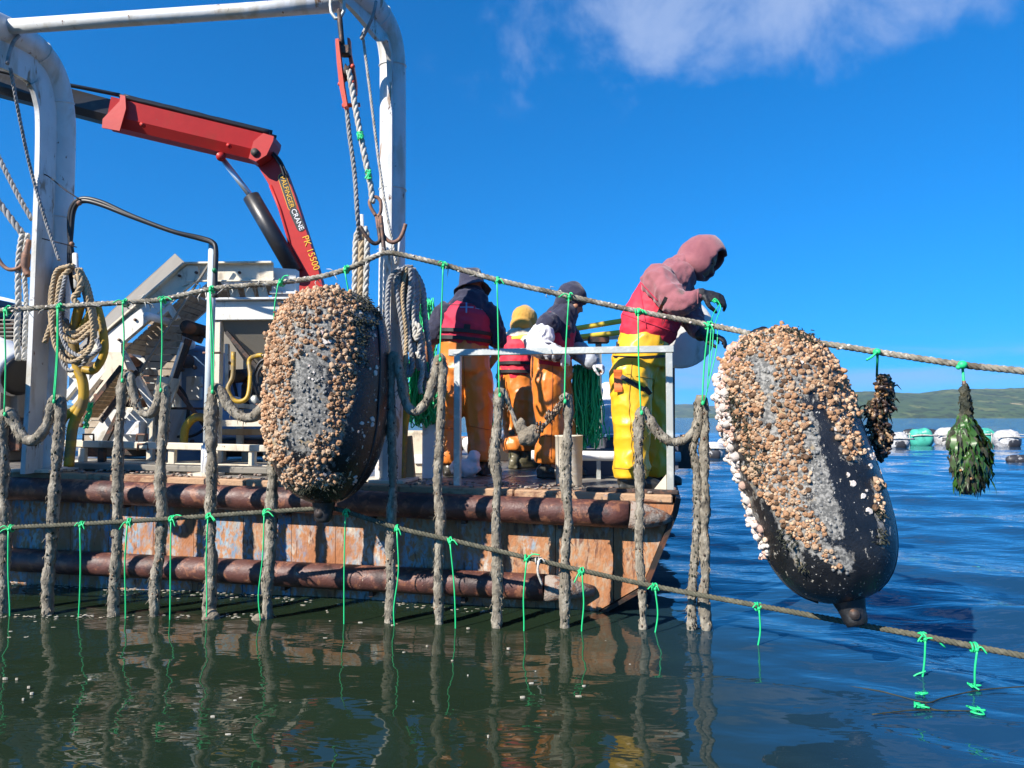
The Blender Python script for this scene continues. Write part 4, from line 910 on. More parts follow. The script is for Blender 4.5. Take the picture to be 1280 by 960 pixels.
    for k in range(9):
        x = 66+k*1.5+random.uniform(-3, 3); w = 26+random.uniform(-4, 9); bot = 425+random.uniform(-20, 42); m = 'rope_tan' if k < 5 else 'rope_grey'; dd = D-.05+.022*k-(.06 if k < 5 else 0)
        c = 92+random.uniform(-3, 3)
        pts = [(c-2, 332), (c-w*.6, 338), (x, 360), (x-1, 400), (x+4, bot-12), (c-2, bot+6), (c+w*.7, bot-8), (c+w*.85, 410), (c+w*.55, 360), (c+6, 336)]
        L.append(([at(px, py, dd+.02*math.sin(i)) for i, (px, py) in enumerate(pts)], .0165 if k < 6 else .014, m))
    L.append(([at(*p, D-.1) for p in ((88, 336), (76, 350), (71, 380), (64, 405), (56, 428))], .018, 'rope_tan'))
    L.append(([at(*p, D-.12) for p in ((94, 345), (101, 352), (98, 365), (92, 372), (97, 380))], .022, 'rope_tan'))
    L.append(([at(*p, D-.11) for p in ((82, 345), (74, 390), (82, 432), (104, 446), (124, 436), (120, 424))], .015, 'rope_grey'))
    coil('rope_coil', 'tan and grey rope coil hung on the left gantry leg', L, None)
    mb = MB(); mb.tube([at(94, 318, 5.25), at(96, 360, 5.12)], .02, 8); mb.build('peg', M['white_steel'], GANTRY)
    L = []; D = 4.86
    for k in range(7):
        x = 497+k*2.6; bot = 455+random.uniform(-45, 40); sh = 16+k*.8+random.uniform(-3, 5)
        pts = [(508+k, 334-k*.3), (x-1, 345), (x, 375), (x+sh*.4, 405), (x+sh*.8, bot-20), (x+sh, bot), (x+sh+5, bot-15), (x+sh*.85, 400), (x+16, 360), (513+k*.6, 336)]
        L.append(([at(px, py, D-.05+.02*k+.012*math.cos(i*1.7)) for i, (px, py) in enumerate(pts)], .0185, 'rope_grey' if k % 3 != 1 else ('rope_white' if k == 1 else 'rope_tan')))
    L.append(([at(*p, D-.1) for p in ((500, 335), (487, 350), (484, 385), (486, 440), (484, 500))], .017, 'rope_grey'))
    L.append(([at(*p, D-.08) for p in ((522, 440), (528, 462), (525, 480), (526, 492))], .017, 'rope_white'))
    L.append(([at(*p, D-.06) for p in ((508, 334), (503, 370), (508, 420), (506, 460), (510, 490))], .014, 'rope_tan'))
    coil('rope_coil', 'grey twisted rope coil hung on the right gantry leg', L, None)
    t = thing('yellow_hose', at(505, 480, 5.0), 'yellow hose hanging behind the grey coil by the right leg', 'hose')
    mb = MB(); mb.tube(catmull([at(499, 440, 5.05), at(503, 470, 5.05), at(508, 505, 5.05), at(505, 535, 5.05), at(503, 570, 5.05), at(502, 600, 5.05)], 6), .03, 12); mb.build('hose', M['yellow_hose'], t)
    mb = MB(); mb.tube(catmull([at(518, 395, 5.05), at(521, 430, 5.04), at(517, 455, 5.04), at(508, 462, 5.04)], 6), .028, 12); mb.build('hose', M['yellow_hose'], t)
    # thin wire round the left leg
    t = thing('wire_lashing', at(90, 245, 5.25), 'thin dark wire stretched across the left gantry leg to the black hose', 'wire')
    mb = MB(); mb.tube(catmull([at(46, 216, 5.22), at(60, 220, 5.2), at(80, 236, 5.2), at(101, 250, 5.22)], 5), .005, 5); mb.tube([at(40, 295, 5.22), at(60, 300, 5.2), at(96, 309, 5.22)], .004, 5); mb.build('strand', M['dark_iron'], t)
rigging()

# ================================================================== LONGLINE
DL = [(-160, 4.62), (0, 4.46), (250, 4.36), (420, 4.30), (560, 4.24), (700, 4.16), (880, 4.06), (960, 3.8), (1065, 3.6), (1280, 3.2), (1420, 2.95)]
def dl(px): return lerp_tab(px, DL)
TOPL = [(-160, 398), (-60, 393), (0, 388), (75, 383), (157, 378), (205, 374), (265, 361), (330, 355), (395, 347), (440, 334), (470, 320), (482, 316), (500, 318), (555, 331), (622, 350), (710, 370), (797, 389), (880, 405), (925, 414), (960, 422), (1040, 431), (1097, 440), (1203, 456), (1280, 464), (1420, 481)]
LOWL = [(-160, 668), (-60, 664), (0, 660), (103, 655), (216, 648), (332, 640), (395, 636), (420, 636), (497, 660), (563, 675), (658, 697), (727, 713), (818, 733), (947, 757), (1050, 776), (1080, 782), (1153, 795), (1217, 808), (1280, 820), (1420, 846)]
def ytop(x): return lerp_tab(x, TOPL)
def ylow(x): return lerp_tab(x, LOWL)
def dtop(x): return dl(x)
def lines():
    random.seed(3)
    pts = catmull([at(x, y, dl(x)) for x, y in TOPL], 6)
    t = thing('top_line', pts[0], 'upper mussel line, pale frayed rope lifted by the rusty hook', 'rope')
    mb = MB(); laid_rope(mb, pts, .0165, pitch=.085, n=7); mb.build('strands', M['line_top'], t)
    # frayed tufts and crust
    mb = MB(); P = resample(pts, .02)
    for i in range(1, len(P)-1):
        px, py = pix(P[i])
        dens = .55 if px < 400 else (.15 if px < 640 else .5)
        if random.random() < dens:
            d = Vector((random.gauss(0, 1), random.gauss(0, 1), random.gauss(0, 1))).normalized(); r = random.uniform(.004, .010)
            mb.ball(P[i]+d*.015, (r*1.2, r, r*.8), 5, 4)
    tag(mb.build('crust', M['barn_white'], t), kind='stuff')
    mb = MB()
    for i in range(1, len(P)-1):
        px, py = pix(P[i])
        if random.random() < (.30 if px < 420 else .06):
            for _ in range(2):
                d = Vector((random.gauss(0, 1), random.gauss(0, 1), random.gauss(-.2, 1))).normalized()
                a = P[i]+d*.015; mb.tube([a, a+d*.02+Vector((random.gauss(0, .01), 0, random.gauss(0, .008))), a+d*.045+Vector((random.gauss(0, .02), 0, random.gauss(-.01, .012)))], [.0035, .003, .001], 4)
    tag(mb.build('frayed_fibres', M['rope_white'], t), kind='stuff')
    pts = catmull([at(x, y, dl(x)-.03) for x, y in LOWL], 6)
    t = thing('lower_line', pts[0], 'lower mussel line, dark olive twisted rope crossing above the water', 'rope')
    mb = MB(); laid_rope(mb, pts, .0145, pitch=.07, n=7); mb.build('strands', M['line_low'], t)
lines()

# ---- hanging culture ropes: each one runs up, loops between two ties, and hangs down again
def culture_ropes():
    spec = [
        ('leftmost grey culture rope, cut by the left picture edge', [(2, 815), (3, 770), (5, 700), (4, 600), (3, 540), (9, 516), (18, 528), (30, 548), (45, 549), (58, 532), (66, 508), (71, 498), (76, 512), (72, 560), (69, 600), (64, 680), (60, 730), (60, 775), (62, 815)]),
        ('looped grey culture rope in front of the cream conveyor', [(143, 815), (142, 772), (143, 730), (146, 690), (147, 630), (148, 560), (152, 500), (155, 474), (162, 470), (167, 492), (175, 514), (188, 517), (198, 502), (203, 484), (207, 492), (205, 530), (200, 600), (203, 640), (200, 690), (194, 730), (193, 775), (194, 815)]),
        ('looped grey culture rope passing behind the left float', [(258, 815), (260, 775), (264, 720), (263, 650), (265, 590), (264, 530), (266, 492), (273, 486), (285, 506), (300, 520), (316, 521), (330, 508), (338, 492), (344, 520), (343, 570), (340, 620), (338, 690), (334, 735), (335, 775), (336, 815)]),
        ('looped dark culture rope just right of the left float', [(486, 825), (486, 790), (489, 740), (488, 680), (491, 600), (489, 520), (488, 460), (493, 444), (500, 470), (508, 505), (520, 514), (534, 500), (544, 470), (549, 447), (553, 458), (552, 500), (549, 560), (547, 610), (551, 650), (548, 700), (549, 785), (549, 825)]),
        ('looped culture rope with a mud lump in its sagging middle', [(621, 825), (621, 786), (622, 730), (620, 650), (622, 600), (618, 570), (623, 520), (624, 492), (630, 489), (634, 500), (640, 515), (647, 535), (653, 545), (663, 548), (672, 541), (684, 528), (697, 513), (704, 500), (709, 498), (710, 530), (707, 600), (711, 650), (707, 690), (706, 785), (706, 825)]),
        ('looped grey culture rope in front of the yellow trousers', [(804, 830), (804, 791), (803, 740), (799, 690), (800, 620), (798, 560), (799, 522), (804, 512), (812, 524), (822, 540), (838, 552), (855, 550), (868, 536), (873, 512), (876, 498), (881, 510), (880, 560), (881, 620), (880, 680), (882, 720), (879, 745), (883, 784), (884, 830)]),
        ('second grey culture rope strand beside the barge bow', [(864, 800), (865, 740), (869, 690), (872, 640), (871, 590), (867, 560), (873, 530), (874, 500)]),
    ]
    for i, (lab, pts) in enumerate(spec):
        Dk = [dl(p[0])+.03 for p in pts]
        P = resample(catmull([at(x, y, d) for (x, y), d in zip(pts, Dk)], 8), .012)
        t = thing('culture_rope', at(pts[0][0], 790, Dk[0]), lab, 'mussel rope', 'culture ropes hanging from the top line')
        mb = MB(); rs = []
        base = .0315 if i not in (4, 5) else .028
        for p in P:
            px, py = pix(p); r = base*(1 + .36*noise.fractal(p*5.5+Vector((i*5, 0, 0)), .9, 2.0, 3) + .12*noise.noise(p*22))
            if i == 0 and px < 30: r *= 1.1
            # thinner round the ties
            for q in (pts[0], ):
                pass
            if i == 4 and py < 556 and 626 < px < 703: r *= .5
            if i == 6: r *= .8
            if i in (5,) and px < 815 and py > 600: r *= .92
            rs.append(max(.008, r*(1.0, .96, 1.08, .92, 1.04, 1.0, 1.0)[i]))
        n = 14; mb.tube(P, rs, n)
        # small-scale lumps
        vs = mb.v; out = []
        for k, v in enumerate(vs):
            c = P[min(k//n, len(P)-1)]; d = Vector(v)-c
            f = 1+.16*noise.noise(Vector(v)*38)+.12*noise.noise(Vector(v)*90)
            out.append(tuple(c+d*f))
        mb.v = out; mb.build('rope', M['dropper'], t)
        # fibres, weed and spat clinging to the rope
        rn = random.Random(50+i); fz = MB(); sp = MB()
        for _ in range(420):
            k = rn.randrange(1, len(P)-1); a = rn.uniform(0, 2*PI); tg = (P[k+1]-P[k-1]).normalized(); u_ = tg.orthogonal().normalized(); v_ = tg.cross(u_); d = u_*math.cos(a)+v_*math.sin(a); p0 = P[k]+d*rs[k]*.92
            if p0.z < 0: continue
            if rn.random() < .6: fz.tube([p0, p0+d*rn.uniform(.004, .012)+Vector((0, 0, -.01)), p0+d*rn.uniform(.004, .016)+Vector((rn.gauss(0, .006), 0, -rn.uniform(.015, .035)))], [.0028, .0024, .0008], 4)
            else: r_ = rn.uniform(.003, .009); sp.ball(p0, (r_, r_, r_*1.3), 5, 4)
        if fz.v: tag(fz.build('loose_fibres', M['mud'], t), kind='stuff')
        if sp.v: tag(sp.build('mussel_spat', M['mussel' if i % 2 else 'weed_dark'], t), kind='stuff')
        if i == 4:
            mb = MB(); mb.ball(at(660, 546, dl(660)), (.062, .05, .055), 18, 12); mb.ball(at(651, 534, dl(655)), (.03, .03, .06), 12, 8); mb.ball(at(668, 540, dl(655)), (.045, .035, .045), 12, 8)
            fuse('mud_lump', mb, .009, M['mud'], t, 2, lambda p, n_: .010*noise.noise(p*30)+.004*noise.noise(p*80))
            mb = MB(); random.seed(9)
            for q in range(46):
                f = random.random(); x = 668+f*36; y = 541-f*38; mb.ball(at(x+random.uniform(-4, 4), y+random.uniform(-4, 4), dl(x)-.015), (.009, .007, .014), 5, 4)
            tag(mb.build('mussel_seed', M['mussel'], t), kind='stuff')
    # bare rope ends at the water surface
    for j, (x, y, lab) in enumerate(((262, 769, 'muddy rope end on a tie at the water, below the standpipe'), (322, 775, 'muddy rope end on a tie at the water, left of the left float lug'), (493, 788, 'muddy rope end at the water right of the left float'))):
        t = thing('rope_end', at(x, y, dl(x)), lab, 'rope'); mb = MB()
        mb.tube(catmull([at(x-8, y+10, dl(x)), at(x-3, y, dl(x)), at(x+3, y-4, dl(x)), at(x+8, y+2, dl(x)), at(x+11, y+12, dl(x))], 5), .022, 10); mb.ball(at(x+2, y+1, dl(x)), (.05, .04, .035), 12, 8)
        fuse('rope', mb, .008, M['mud'], t, 2, lambda p, n_: .006*noise.noise(p*40))
culture_ropes()

# ---- green twine ties
def ties():
    random.seed(17)
    def knot(mb, c, r):
        for k in range(3):
            ax = Vector((1, random.gauss(0, .25), random.gauss(0, .25))).normalized(); a = ax.orthogonal().normalized(); b = ax.cross(a); ring = []
            for q in range(10): w = 2*PI*q/10; ring.append(c+ax*(.010*(k-1))+(a*math.cos(w)+b*math.sin(w))*(r+.002))
            mb.tube(ring, .0046, 5, closed=True)
        mb.ball(c+Vector((0, -r-.005, -.004)), (.010, .009, .010), 7, 6)
        for q in range(random.choice((1, 2, 2))):
            d = Vector((random.choice((-1, 1, 1))*random.uniform(.4, 1), -.25, random.uniform(-.5, .7))); L = random.uniform(.03, .085)
            p0 = c+Vector((0, -r-.006, 0)); mb.tube(catmull([p0, p0+d*L*.45+Vector((0, 0, .008)), p0+d*L+Vector((0, 0, -.02))], 4), .004, 5)
    ords = ['first', 'second', 'third', 'fourth', 'fifth', 'sixth', 'seventh', 'eighth', 'ninth', 'tenth', 'eleventh', 'twelfth', 'thirteenth', 'fourteenth', 'fifteenth', 'sixteenth']
    ups = [(10, 10, 514), (76, 71, 498), (157, 156, 472), (205, 204, 484), (265, 268, 486), (352, 345, 420), (433, 449, 432), (555, 551, 446), (622, 625, 490), (711, 706, 498), (797, 801, 512), (884, 877, 500)]
    for i, (x, x2, y2) in enumerate(ups):
        D = dl(x); a = at(x, ytop(x)+1, D); b = at(x2, y2+4, dl(x2)+.01)
        t = thing('twine_tie', b, '%s green twine tie from the left on the upper line' % ords[i], 'twine', 'twine ties on the upper line')
        mb = MB(); knot(mb, a, .019); mb.build('knot', M['twine'], t)
        dd = .05 if i == 5 else 0
        mb = MB()
        for k in range(2 if i in (1, 4) else 1):
            e = .004*(k*2-1); m1 = a.lerp(b, .5)+Vector((e+random.gauss(0, .004), -.01-dd, 0)); mb.tube(catmull([a+Vector((e*.6, -.03-dd*.5, -.015)), m1, b+Vector((e, -.028, 0))], 5), .0044, 6)
        mb.ball(b+Vector((0, -.028, 0)), (.010, .009, .015), 6, 5); mb.build('strand', M['twine'], t)
    # second loose pair at the worker's hand
    t = thing('twine_tie', at(888, 470, 4.05), 'loose green twine strands hanging under the worker in yellow trousers', 'twine')
    mb = MB()
    for k, (x, x2, y2) in enumerate(((892, 886, 470), (897, 880, 505), (889, 884, 490))): mb.tube(catmull([at(x, 408, 4.03), at(x-2, 440, 4.02), at(x2, y2, 4.02)], 5), .003, 5)
    mb.build('strand', M['twine'], t)
    los = [(14, 12, 800), (103, 98, 768), (162, 157, 770), (216, 212, 785), (262, 258, 772), (332, 326, 770), (433, 430, 800), (497, 494, 785), (563, 569, 805), (658, 654, 808), (727, 729, 820), (818, 819, 832), (947, 949, 826), (1153, 1150, 872), (1217, 1217, 866)]
    for i, (x, x2, y2) in enumerate(los):
        D = dl(x)-.03; a = at(x, ylow(x)+1, D)
        yw = min(y2, 522 + 1.2*F/D*1.02 + 14); b = at(x2, yw+8, D)
        t = thing('twine_tie', b, '%s green twine tie from the left on the lower line' % ords[i], 'twine', 'twine ties on the lower line')
        mb = MB(); knot(mb, a, .018); mb.build('knot', M['twine'], t)
        mb = MB(); mb.tube(catmull([a+Vector((0, -.024, -.01)), a.lerp(b, .4)+Vector((random.gauss(0, .008), -.02, 0)), a.lerp(b, .75)+Vector((random.gauss(0, .006), -.01, 0)), b], 5), .0045, 6)
        if i in (13,): mb.tube(catmull([a+Vector((0, -.02, -.15)), at(1140, 848, D), at(1128, 880, D-.02)], 5), .004, 5)
        mb.build('strand', M['twine'], t)
    t = thing('twine_tie', at(677, 715, 4.1), 'short white twine tag knotted on the lower line', 'twine')
    mb = MB(); c = at(673, ylow(673), dl(673)-.03); knot(mb, c, .018); mb.tube(catmull([c+Vector((0, -.03, 0)), c+Vector((-.005, -.04, -.06)), c+Vector((.02, -.04, -.13))], 4), .007, 6); mb.build('strand', M['rope_white'], t)
    # twine lying on the water to the right
    t = thing('sunken_rope', at(1200, 870, 3.1), 'dark thin rope lying on the water at right with green knots', 'rope')
    def wp(px, py):
        d = at(px, py, 1.0)-Vector((0, 0, CAMZ)); k = -(CAMZ-.0)/d.z; return Vector((0, 0, CAMZ))+d*k
    mb = MB()
    for path in ([(1000, 850), (1090, 862), (1120, 869), (1158, 878), (1180, 872), (1230, 862), (1300, 857)], [(1090, 893), (1140, 888), (1180, 888), (1225, 889)], [(1155, 878), (1165, 886), (1185, 889)]):
        mb.tube(catmull([wp(*p) for p in path], 6), .0028, 6)
    mb.build('rope', M['weed_dark'], t)
    for p in ((1150, 868), (1151, 884), (1217, 859), (1222, 889)):
        mb = MB(); c = wp(*p)
        for k in range(4): mb.tube(catmull([c]+[c+Vector((random.gauss(0, .016), random.gauss(0, .016), random.uniform(0, .014))) for _ in range(3)], 3), .004, 5)
        mb.build('knot', M['twine'], t)
ties()
# ================================================================== FLOATS
def barnacle_mesh(k, flat=1.0):
    rnd = random.Random(k); n = 7; prof = [(1.0, -.25), (1.02, .25), (.78, .78), (.42, .98), (.22, .72)]; vs = []; fs = []
    for i, (r, z) in enumerate(prof):
        for q in range(n):
            a = 2*PI*q/n; j = 1+rnd.uniform(-.16, .16); vs.append((math.cos(a)*r*j, math.sin(a)*r*j, z*flat*(1+rnd.uniform(-.1, .1))))
    for i in range(len(prof)-1):
        for q in range(n): fs.append((i*n+q, i*n+(q+1) % n, (i+1)*n+(q+1) % n, (i+1)*n+q))
    fs.append(tuple((len(prof)-1)*n+q for q in range(n)))
    return vs, fs
BV = [barnacle_mesh(k, .85+.1*k) for k in range(5)]
def barn_data(k, m):
    key = 'barnacle_%d_%s' % (k, m); me = bpy.data.meshes.get(key)
    if me is None:
        me = bpy.data.meshes.new(key); me.from_pydata(BV[k][0], [], BV[k][1]); me.polygons.foreach_set('use_smooth', [True]*len(BV[k][1])); me.materials.append(M[m]); me.update()
    return me
def seg_d(p, a, b):
    ax, ay = a; bx, by = b; dx, dy = bx-ax, by-ay; L = dx*dx+dy*dy; t = 0 if L == 0 else max(0, min(1, ((p[0]-ax)*dx+(p[1]-ay)*dy)/L))
    return math.hypot(p[0]-ax-dx*t, p[1]-ay-dy*t)
def make_float(label, c, axis, L, rad, bands, seed, face, spots=0, grey_bands=(), pb=4.0):
    """moulded float: rounded barrel, shoulder seams and a lug with an eye at each end"""
    ax = Vector(axis).normalized(); rnd = random.Random(seed)
    t = thing('mussel_float', c-ax*L/2, label, 'float', 'black floats hung on the mussel line')
    h = L/2; prof = []
    n = 110
    for i in range(n+1):
        q = -1+2*i/n; e = abs(q)
        r = rad*(1-e**(4.0 if q > 0 else pb))**(1/2.15)
        prof.append((max(r, .0), q*h))
    prof[0] = (.001, -h); prof[-1] = (.001, h)
    def rad_at(q): 
        e = min(abs(q), .9999); return rad*(1-e**(4.0 if q > 0 else pb))**(1/2.15)
    ref = Vector(face); ref = (ref-ax*ref.dot(ax)).normalized(); b2 = ax.cross(ref)
    mb = MB(); mb.lathe(prof, c, ax, 120, ref)
    out = []
    for v in mb.v:
        p = Vector(v); out.append(tuple(p + (p-c).normalized()*(.006*noise.noise(p*4)+.002*noise.noise(p*17))))
    mb.v = out; body = mb.build('barrel', M['float_barrel'], t)
    # where mud and slime cling (a property of the growth, stored per vertex)
    vals = []
    for v in mb.v:
        p = Vector(v); px = pix(p); m_ = max([1-seg_d(px, g[0], g[1])/(g[2]*1.45) for g in bands]+[1.1-seg_d(px, g[0], g[1])/(g[2]*1.2) for g in grey_bands]+[0]); vals.append(max(0, min(1, m_*1.25)))
    body.data.attributes.new('mud', 'FLOAT', 'POINT').data.foreach_set('value', vals)
    # mould seam
    mb = MB(); ring = []
    for s_ in (1, -1):
        pts = [c+ax*(q*h)+b2*(s_*(rad_at(q)+.002)) for q in np.linspace(-.96, .96, 40)]; mb.tube(pts, .006, 6)
    mb.build('mould_seam', M['float_black'], body)
    # lugs
    for s_ in (1, -1):
        mb = MB(); e = c+ax*s_*(h-(.05 if s_ < 0 else .12))
        mb.tube([e-ax*s_*.06, e+ax*s_*.02, e+ax*s_*.08, e+ax*s_*.13, e+ax*s_*.155], [(.12, .095), (.082, .066), (.062, .048), (.056, .044), (.046, .034)], 18, side=b2)
        lg = fuse('lug', mb, .012, M['float_black'], t, 3)
        mb = MB(); mb.tube([e+ax*s_*.10+ref*.054, e+ax*s_*.10-ref*.054], .024, 12); mb.build('eye_bush', M['dark_iron'], lg)
    # growth
    items = []
    for _ in range(42000):
        q = rnd.uniform(-.97, .97); th = rnd.uniform(-PI*.62, PI*.62)
        d = ref*math.cos(th)+b2*math.sin(th); r = rad_at(q); p = c+ax*(q*h)+d*r
        dr = (rad_at(q+.01)-rad_at(q-.01))/(.02*h); nn = (d-ax*dr).normalized()
        px = pix(p); vis = nn.dot((Vector((0, 0, CAMZ))-p).normalized())
        if vis < -.35: continue
        best = 0; kind = None
        for (a, b, w, dens, kd, size) in bands:
            dd = seg_d(px, a, b); jit = .55*noise.noise(p*8+Vector((seed, 0, 0)))+.75*noise.noise(p*19)-.12
            val = dens*max(0, min(1, (1-(dd/w)**2 + jit)*1.3))
            if val > best and dd < w*1.25: best = val; kind = (kd, size)
        if kind and rnd.random() < best and noise.noise(p*30+Vector((2, seed, 5))) > -.30: items.append((p, nn, kind, vis))
    # thin to a minimum spacing
    rnd.shuffle(items); grid = {}; keep = []
    for p, nn, (kd, size), vis in items:
        s = size*rnd.uniform(.45, 1.25)**1.4*.0125; key = tuple(int(math.floor(x/.05)) for x in p); ok = True
        for i in (-1, 0, 1):
            for j in (-1, 0, 1):
                for k in (-1, 0, 1):
                    for (p2, s2) in grid.get((key[0]+i, key[1]+j, key[2]+k), ()):
                        if (p-p2).length < (s+s2)*.70: ok = False; break
        if ok: grid.setdefault(key, []).append((p, s)); keep.append((p, nn, kd, s, vis))
    keep.sort(key=lambda k: -k[3]*max(.2, k[4]+.3))
    off = offset_of(t); stuff = {}
    for i, (p, nn, kd, s, vis) in enumerate(keep):
        m = {'tan': rnd.choice(('barn_tan', 'barn_tan', 'barn_tan2', 'barn_tan2', 'barn_pale', 'barn_pale', 'barn_dark')), 'white': rnd.choice(('barn_white', 'barn_white', 'barn_pink')), 'pink': rnd.choice(('barn_pink', 'barn_tan'))}[kd]
        tilt = Vector((rnd.gauss(0, .3), rnd.gauss(0, .3), rnd.gauss(0, .3)-.12)); zz = (nn+tilt).normalized(); rot = zz.to_track_quat('Z', 'Y').to_matrix().to_4x4() @ Matrix.Rotation(rnd.uniform(0, 6), 4, 'Z')
        hs = s*rnd.uniform(.8, 1.5)
        mtx = Matrix.Translation(p-off) @ rot @ Matrix.Diagonal((s, s*rnd.uniform(.8, 1.1), hs, 1)); k = rnd.randrange(5)
        if rnd.random() < .30:      # a smaller one growing on top
            p2 = p+nn*s*.95+Vector((rnd.gauss(0, s*.5), rnd.gauss(0, s*.5), rnd.gauss(0, s*.5))); s2 = s*rnd.uniform(.45, .8); m2 = Matrix.Translation(p2-off) @ rot @ Matrix.Rotation(rnd.uniform(-.7, .7), 4, 'X') @ Matrix.Diagonal((s2, s2, s2*1.3, 1)); vs, fs = BV[(k+1) % 5]
            stuff.setdefault(rnd.choice((m, m, 'barn_pale' if kd == 'tan' else 'barn_white')), MB()).add([m2 @ Vector(v)+off for v in vs], fs)
        if i < 290:
            o = bpy.data.objects.new('barnacle', barn_data(k, m)); COL.objects.link(o); o.parent = t; o.matrix_local = mtx
        else:
            vs, fs = BV[k]; g = stuff.setdefault(m, MB()); g.add([mtx @ Vector(v)+off for v in vs], fs)
    for m, g in stuff.items(): tag(g.build('barnacle_crust', M[m], t), kind='stuff')
    # grey scum and weed film between them as low lumps
    g = MB(); w = MB()
    for _ in range(2600):
        q = rnd.uniform(-.9, .9); th = rnd.uniform(-PI*.6, PI*.6); d = ref*math.cos(th)+b2*math.sin(th); p = c+ax*(q*h)+d*rad_at(q); px = pix(p)
        for (a, b, wd, dens, kd) in grey_bands:
            if seg_d(px, a, b) < wd and rnd.random() < dens:
                s = rnd.uniform(.004, .011)
                if kd == 'weed':
                    for _k in range(9):
                        e = p+Vector((rnd.gauss(0, .012), rnd.gauss(0, .012), rnd.gauss(0, .014))); x = Vector((rnd.gauss(0, .008), rnd.gauss(0, .008), rnd.gauss(-.008, .007))); w.tube([e, e+d*.006+x*.5, e+d*.008+x], [.0035, .003, .001], 4)
                else: g.ball(p, (s, s, s), 5, 4)
                break
    if g.v: tag(g.build('grit_crust', M['float_grey'], t), kind='stuff')
    if w.v: tag(w.build('weed_fringe', M['weed_dark'], t), kind='stuff')
    # flat white scars
    for _ in range(spots*40):
        q = rnd.uniform(-.85, .8); th = rnd.uniform(.35, 1.5); d = ref*math.cos(th)+b2*math.sin(th); p = c+ax*(q*h)+d*rad_at(q); px = pix(p)
        if spots <= 0: break
        if noise.noise(p*6+Vector((seed, 3, 1))) < .12: continue
        dr = (rad_at(q+.01)-rad_at(q-.01))/(.02*h); nn = (d-ax*dr).normalized()
        mb = MB(); s = rnd.uniform(.006, .02); u = nn.orthogonal().normalized(); v_ = nn.cross(u); ring = []
        n_ = 9; rr = [s*rnd.uniform(.55, 1.2) for _ in range(n_)]
        top = [p+nn*.006+(u*math.cos(2*PI*k/n_)+v_*math.sin(2*PI*k/n_))*rr[k]*.8 for k in range(n_)]; bot = [p-nn*.004+(u*math.cos(2*PI*k/n_)+v_*math.sin(2*PI*k/n_))*rr[k] for k in range(n_)]
        mb.add(top+bot, [tuple(range(n_))]+[(n_+k, n_+(k+1) % n_, (k+1) % n_, k) for k in range(n_)], False); mb.build('barnacle_scar', M['barn_white'], body); spots -= 1
    return t
def floats():
    D = 4.30
    a, b = at(416, 370, D+.05), at(405, 624, D-.06)
    c = (a+b)/2; ax = a-b
    T = 'tan'
    bands = [((352, 400), (343, 560), 19, .85, T, 1.1), ((352, 560), (368, 596), 11, .8, T, 1.0), ((362, 385), (405, 366), 26, 1.0, T, 1.0), ((400, 362), (430, 382), 19, .9, T, 1.0),
             ((428, 395), (434, 470), 16, .95, T, 1.1), ((432, 470), (418, 540), 17, 1.0, T, 1.1), ((415, 540), (390, 588), 19, 1.0, T, 1.1), ((360, 600), (420, 600), 10, .6, T, .9), ((385, 430), (430, 450), 24, .06, T, 1.1), ((375, 390), (420, 420), 24, .12, T, 1.1)]
    grey = [((375, 410), (380, 550), 20, .5, 'grit'), ((400, 480), (398, 540), 12, .4, 'grit'), ((405, 352), (462, 395), 14, .6, 'weed'), ((448, 395), (453, 450), 7, .7, 'weed'), ((375, 608), (425, 600), 8, .7, 'weed')]
    make_float('black float crusted with tan barnacles hanging in front of the hopper', c, ax, ax.length+.06, .362, bands, 3, Vector((-.45, -1, .1)), 40, grey, 2.3)
    # upright float on the right
    D = 3.62
    a, b = at(952, 424, D+.20), at(1060, 747, D-.18); c = (a+b)/2; ax = a-b
    bands = [((945, 420), (1010, 440), 34, 1.0, T, 1.0), ((928, 470), (962, 600), 27, 1.0, T, 1.0), ((960, 600), (1012, 668), 22, .95, T, 1.0), ((1000, 440), (1060, 490), 34, .42, T, 1.1), ((1034, 470), (1066, 565), 15, .8, T, 1.1),
             ((985, 480), (990, 600), 26, .5, T, 1.0), ((1095, 600), (1100, 640), 6, .5, T, 1.0), ((1030, 690), (1045, 705), 8, .4, T, .9),
             ((893, 470), (900, 540), 20, .9, 'white', 1.7), ((903, 560), (918, 590), 12, .7, 'white', 1.6), ((914, 590), (950, 690), 12, .4, 'white', 1.45), ((930, 430), (900, 470), 14, .6, 'pink', 1.4)]
    grey = [((960, 470), (990, 600), 40, .35, 'grit'), ((1000, 520), (1040, 660), 18, .5, 'grit'), ((1020, 680), (1055, 705), 14, .5, 'grit'), ((925, 450), (960, 412), 10, .8, 'weed'), ((918, 500), (955, 600), 8, .6, 'weed'), ((975, 650), (1000, 705), 7, .6, 'weed'), ((960, 412), (1020, 428), 7, .7, 'weed'), ((1098, 640), (1104, 680), 5, .7, 'weed')]
    make_float('black float leaning right, crusted with tan and white barnacles, beside the bow', c, ax, ax.length+.05, .318, bands, 5, Vector((-.35, -1, .15)), 34, grey)
    # neighbour further along the line, beyond the left picture edge (its shadow lies on the hull)
    make_float('black float on the line beyond the left picture edge', at(-150, 512, 4.6), Vector((0, .05, 1)), 1.30, .37, [((-150, 420), (-150, 600), 60, .12, T, 1.0)], 8, Vector((.3, -1, 0)), 0, ())
floats()

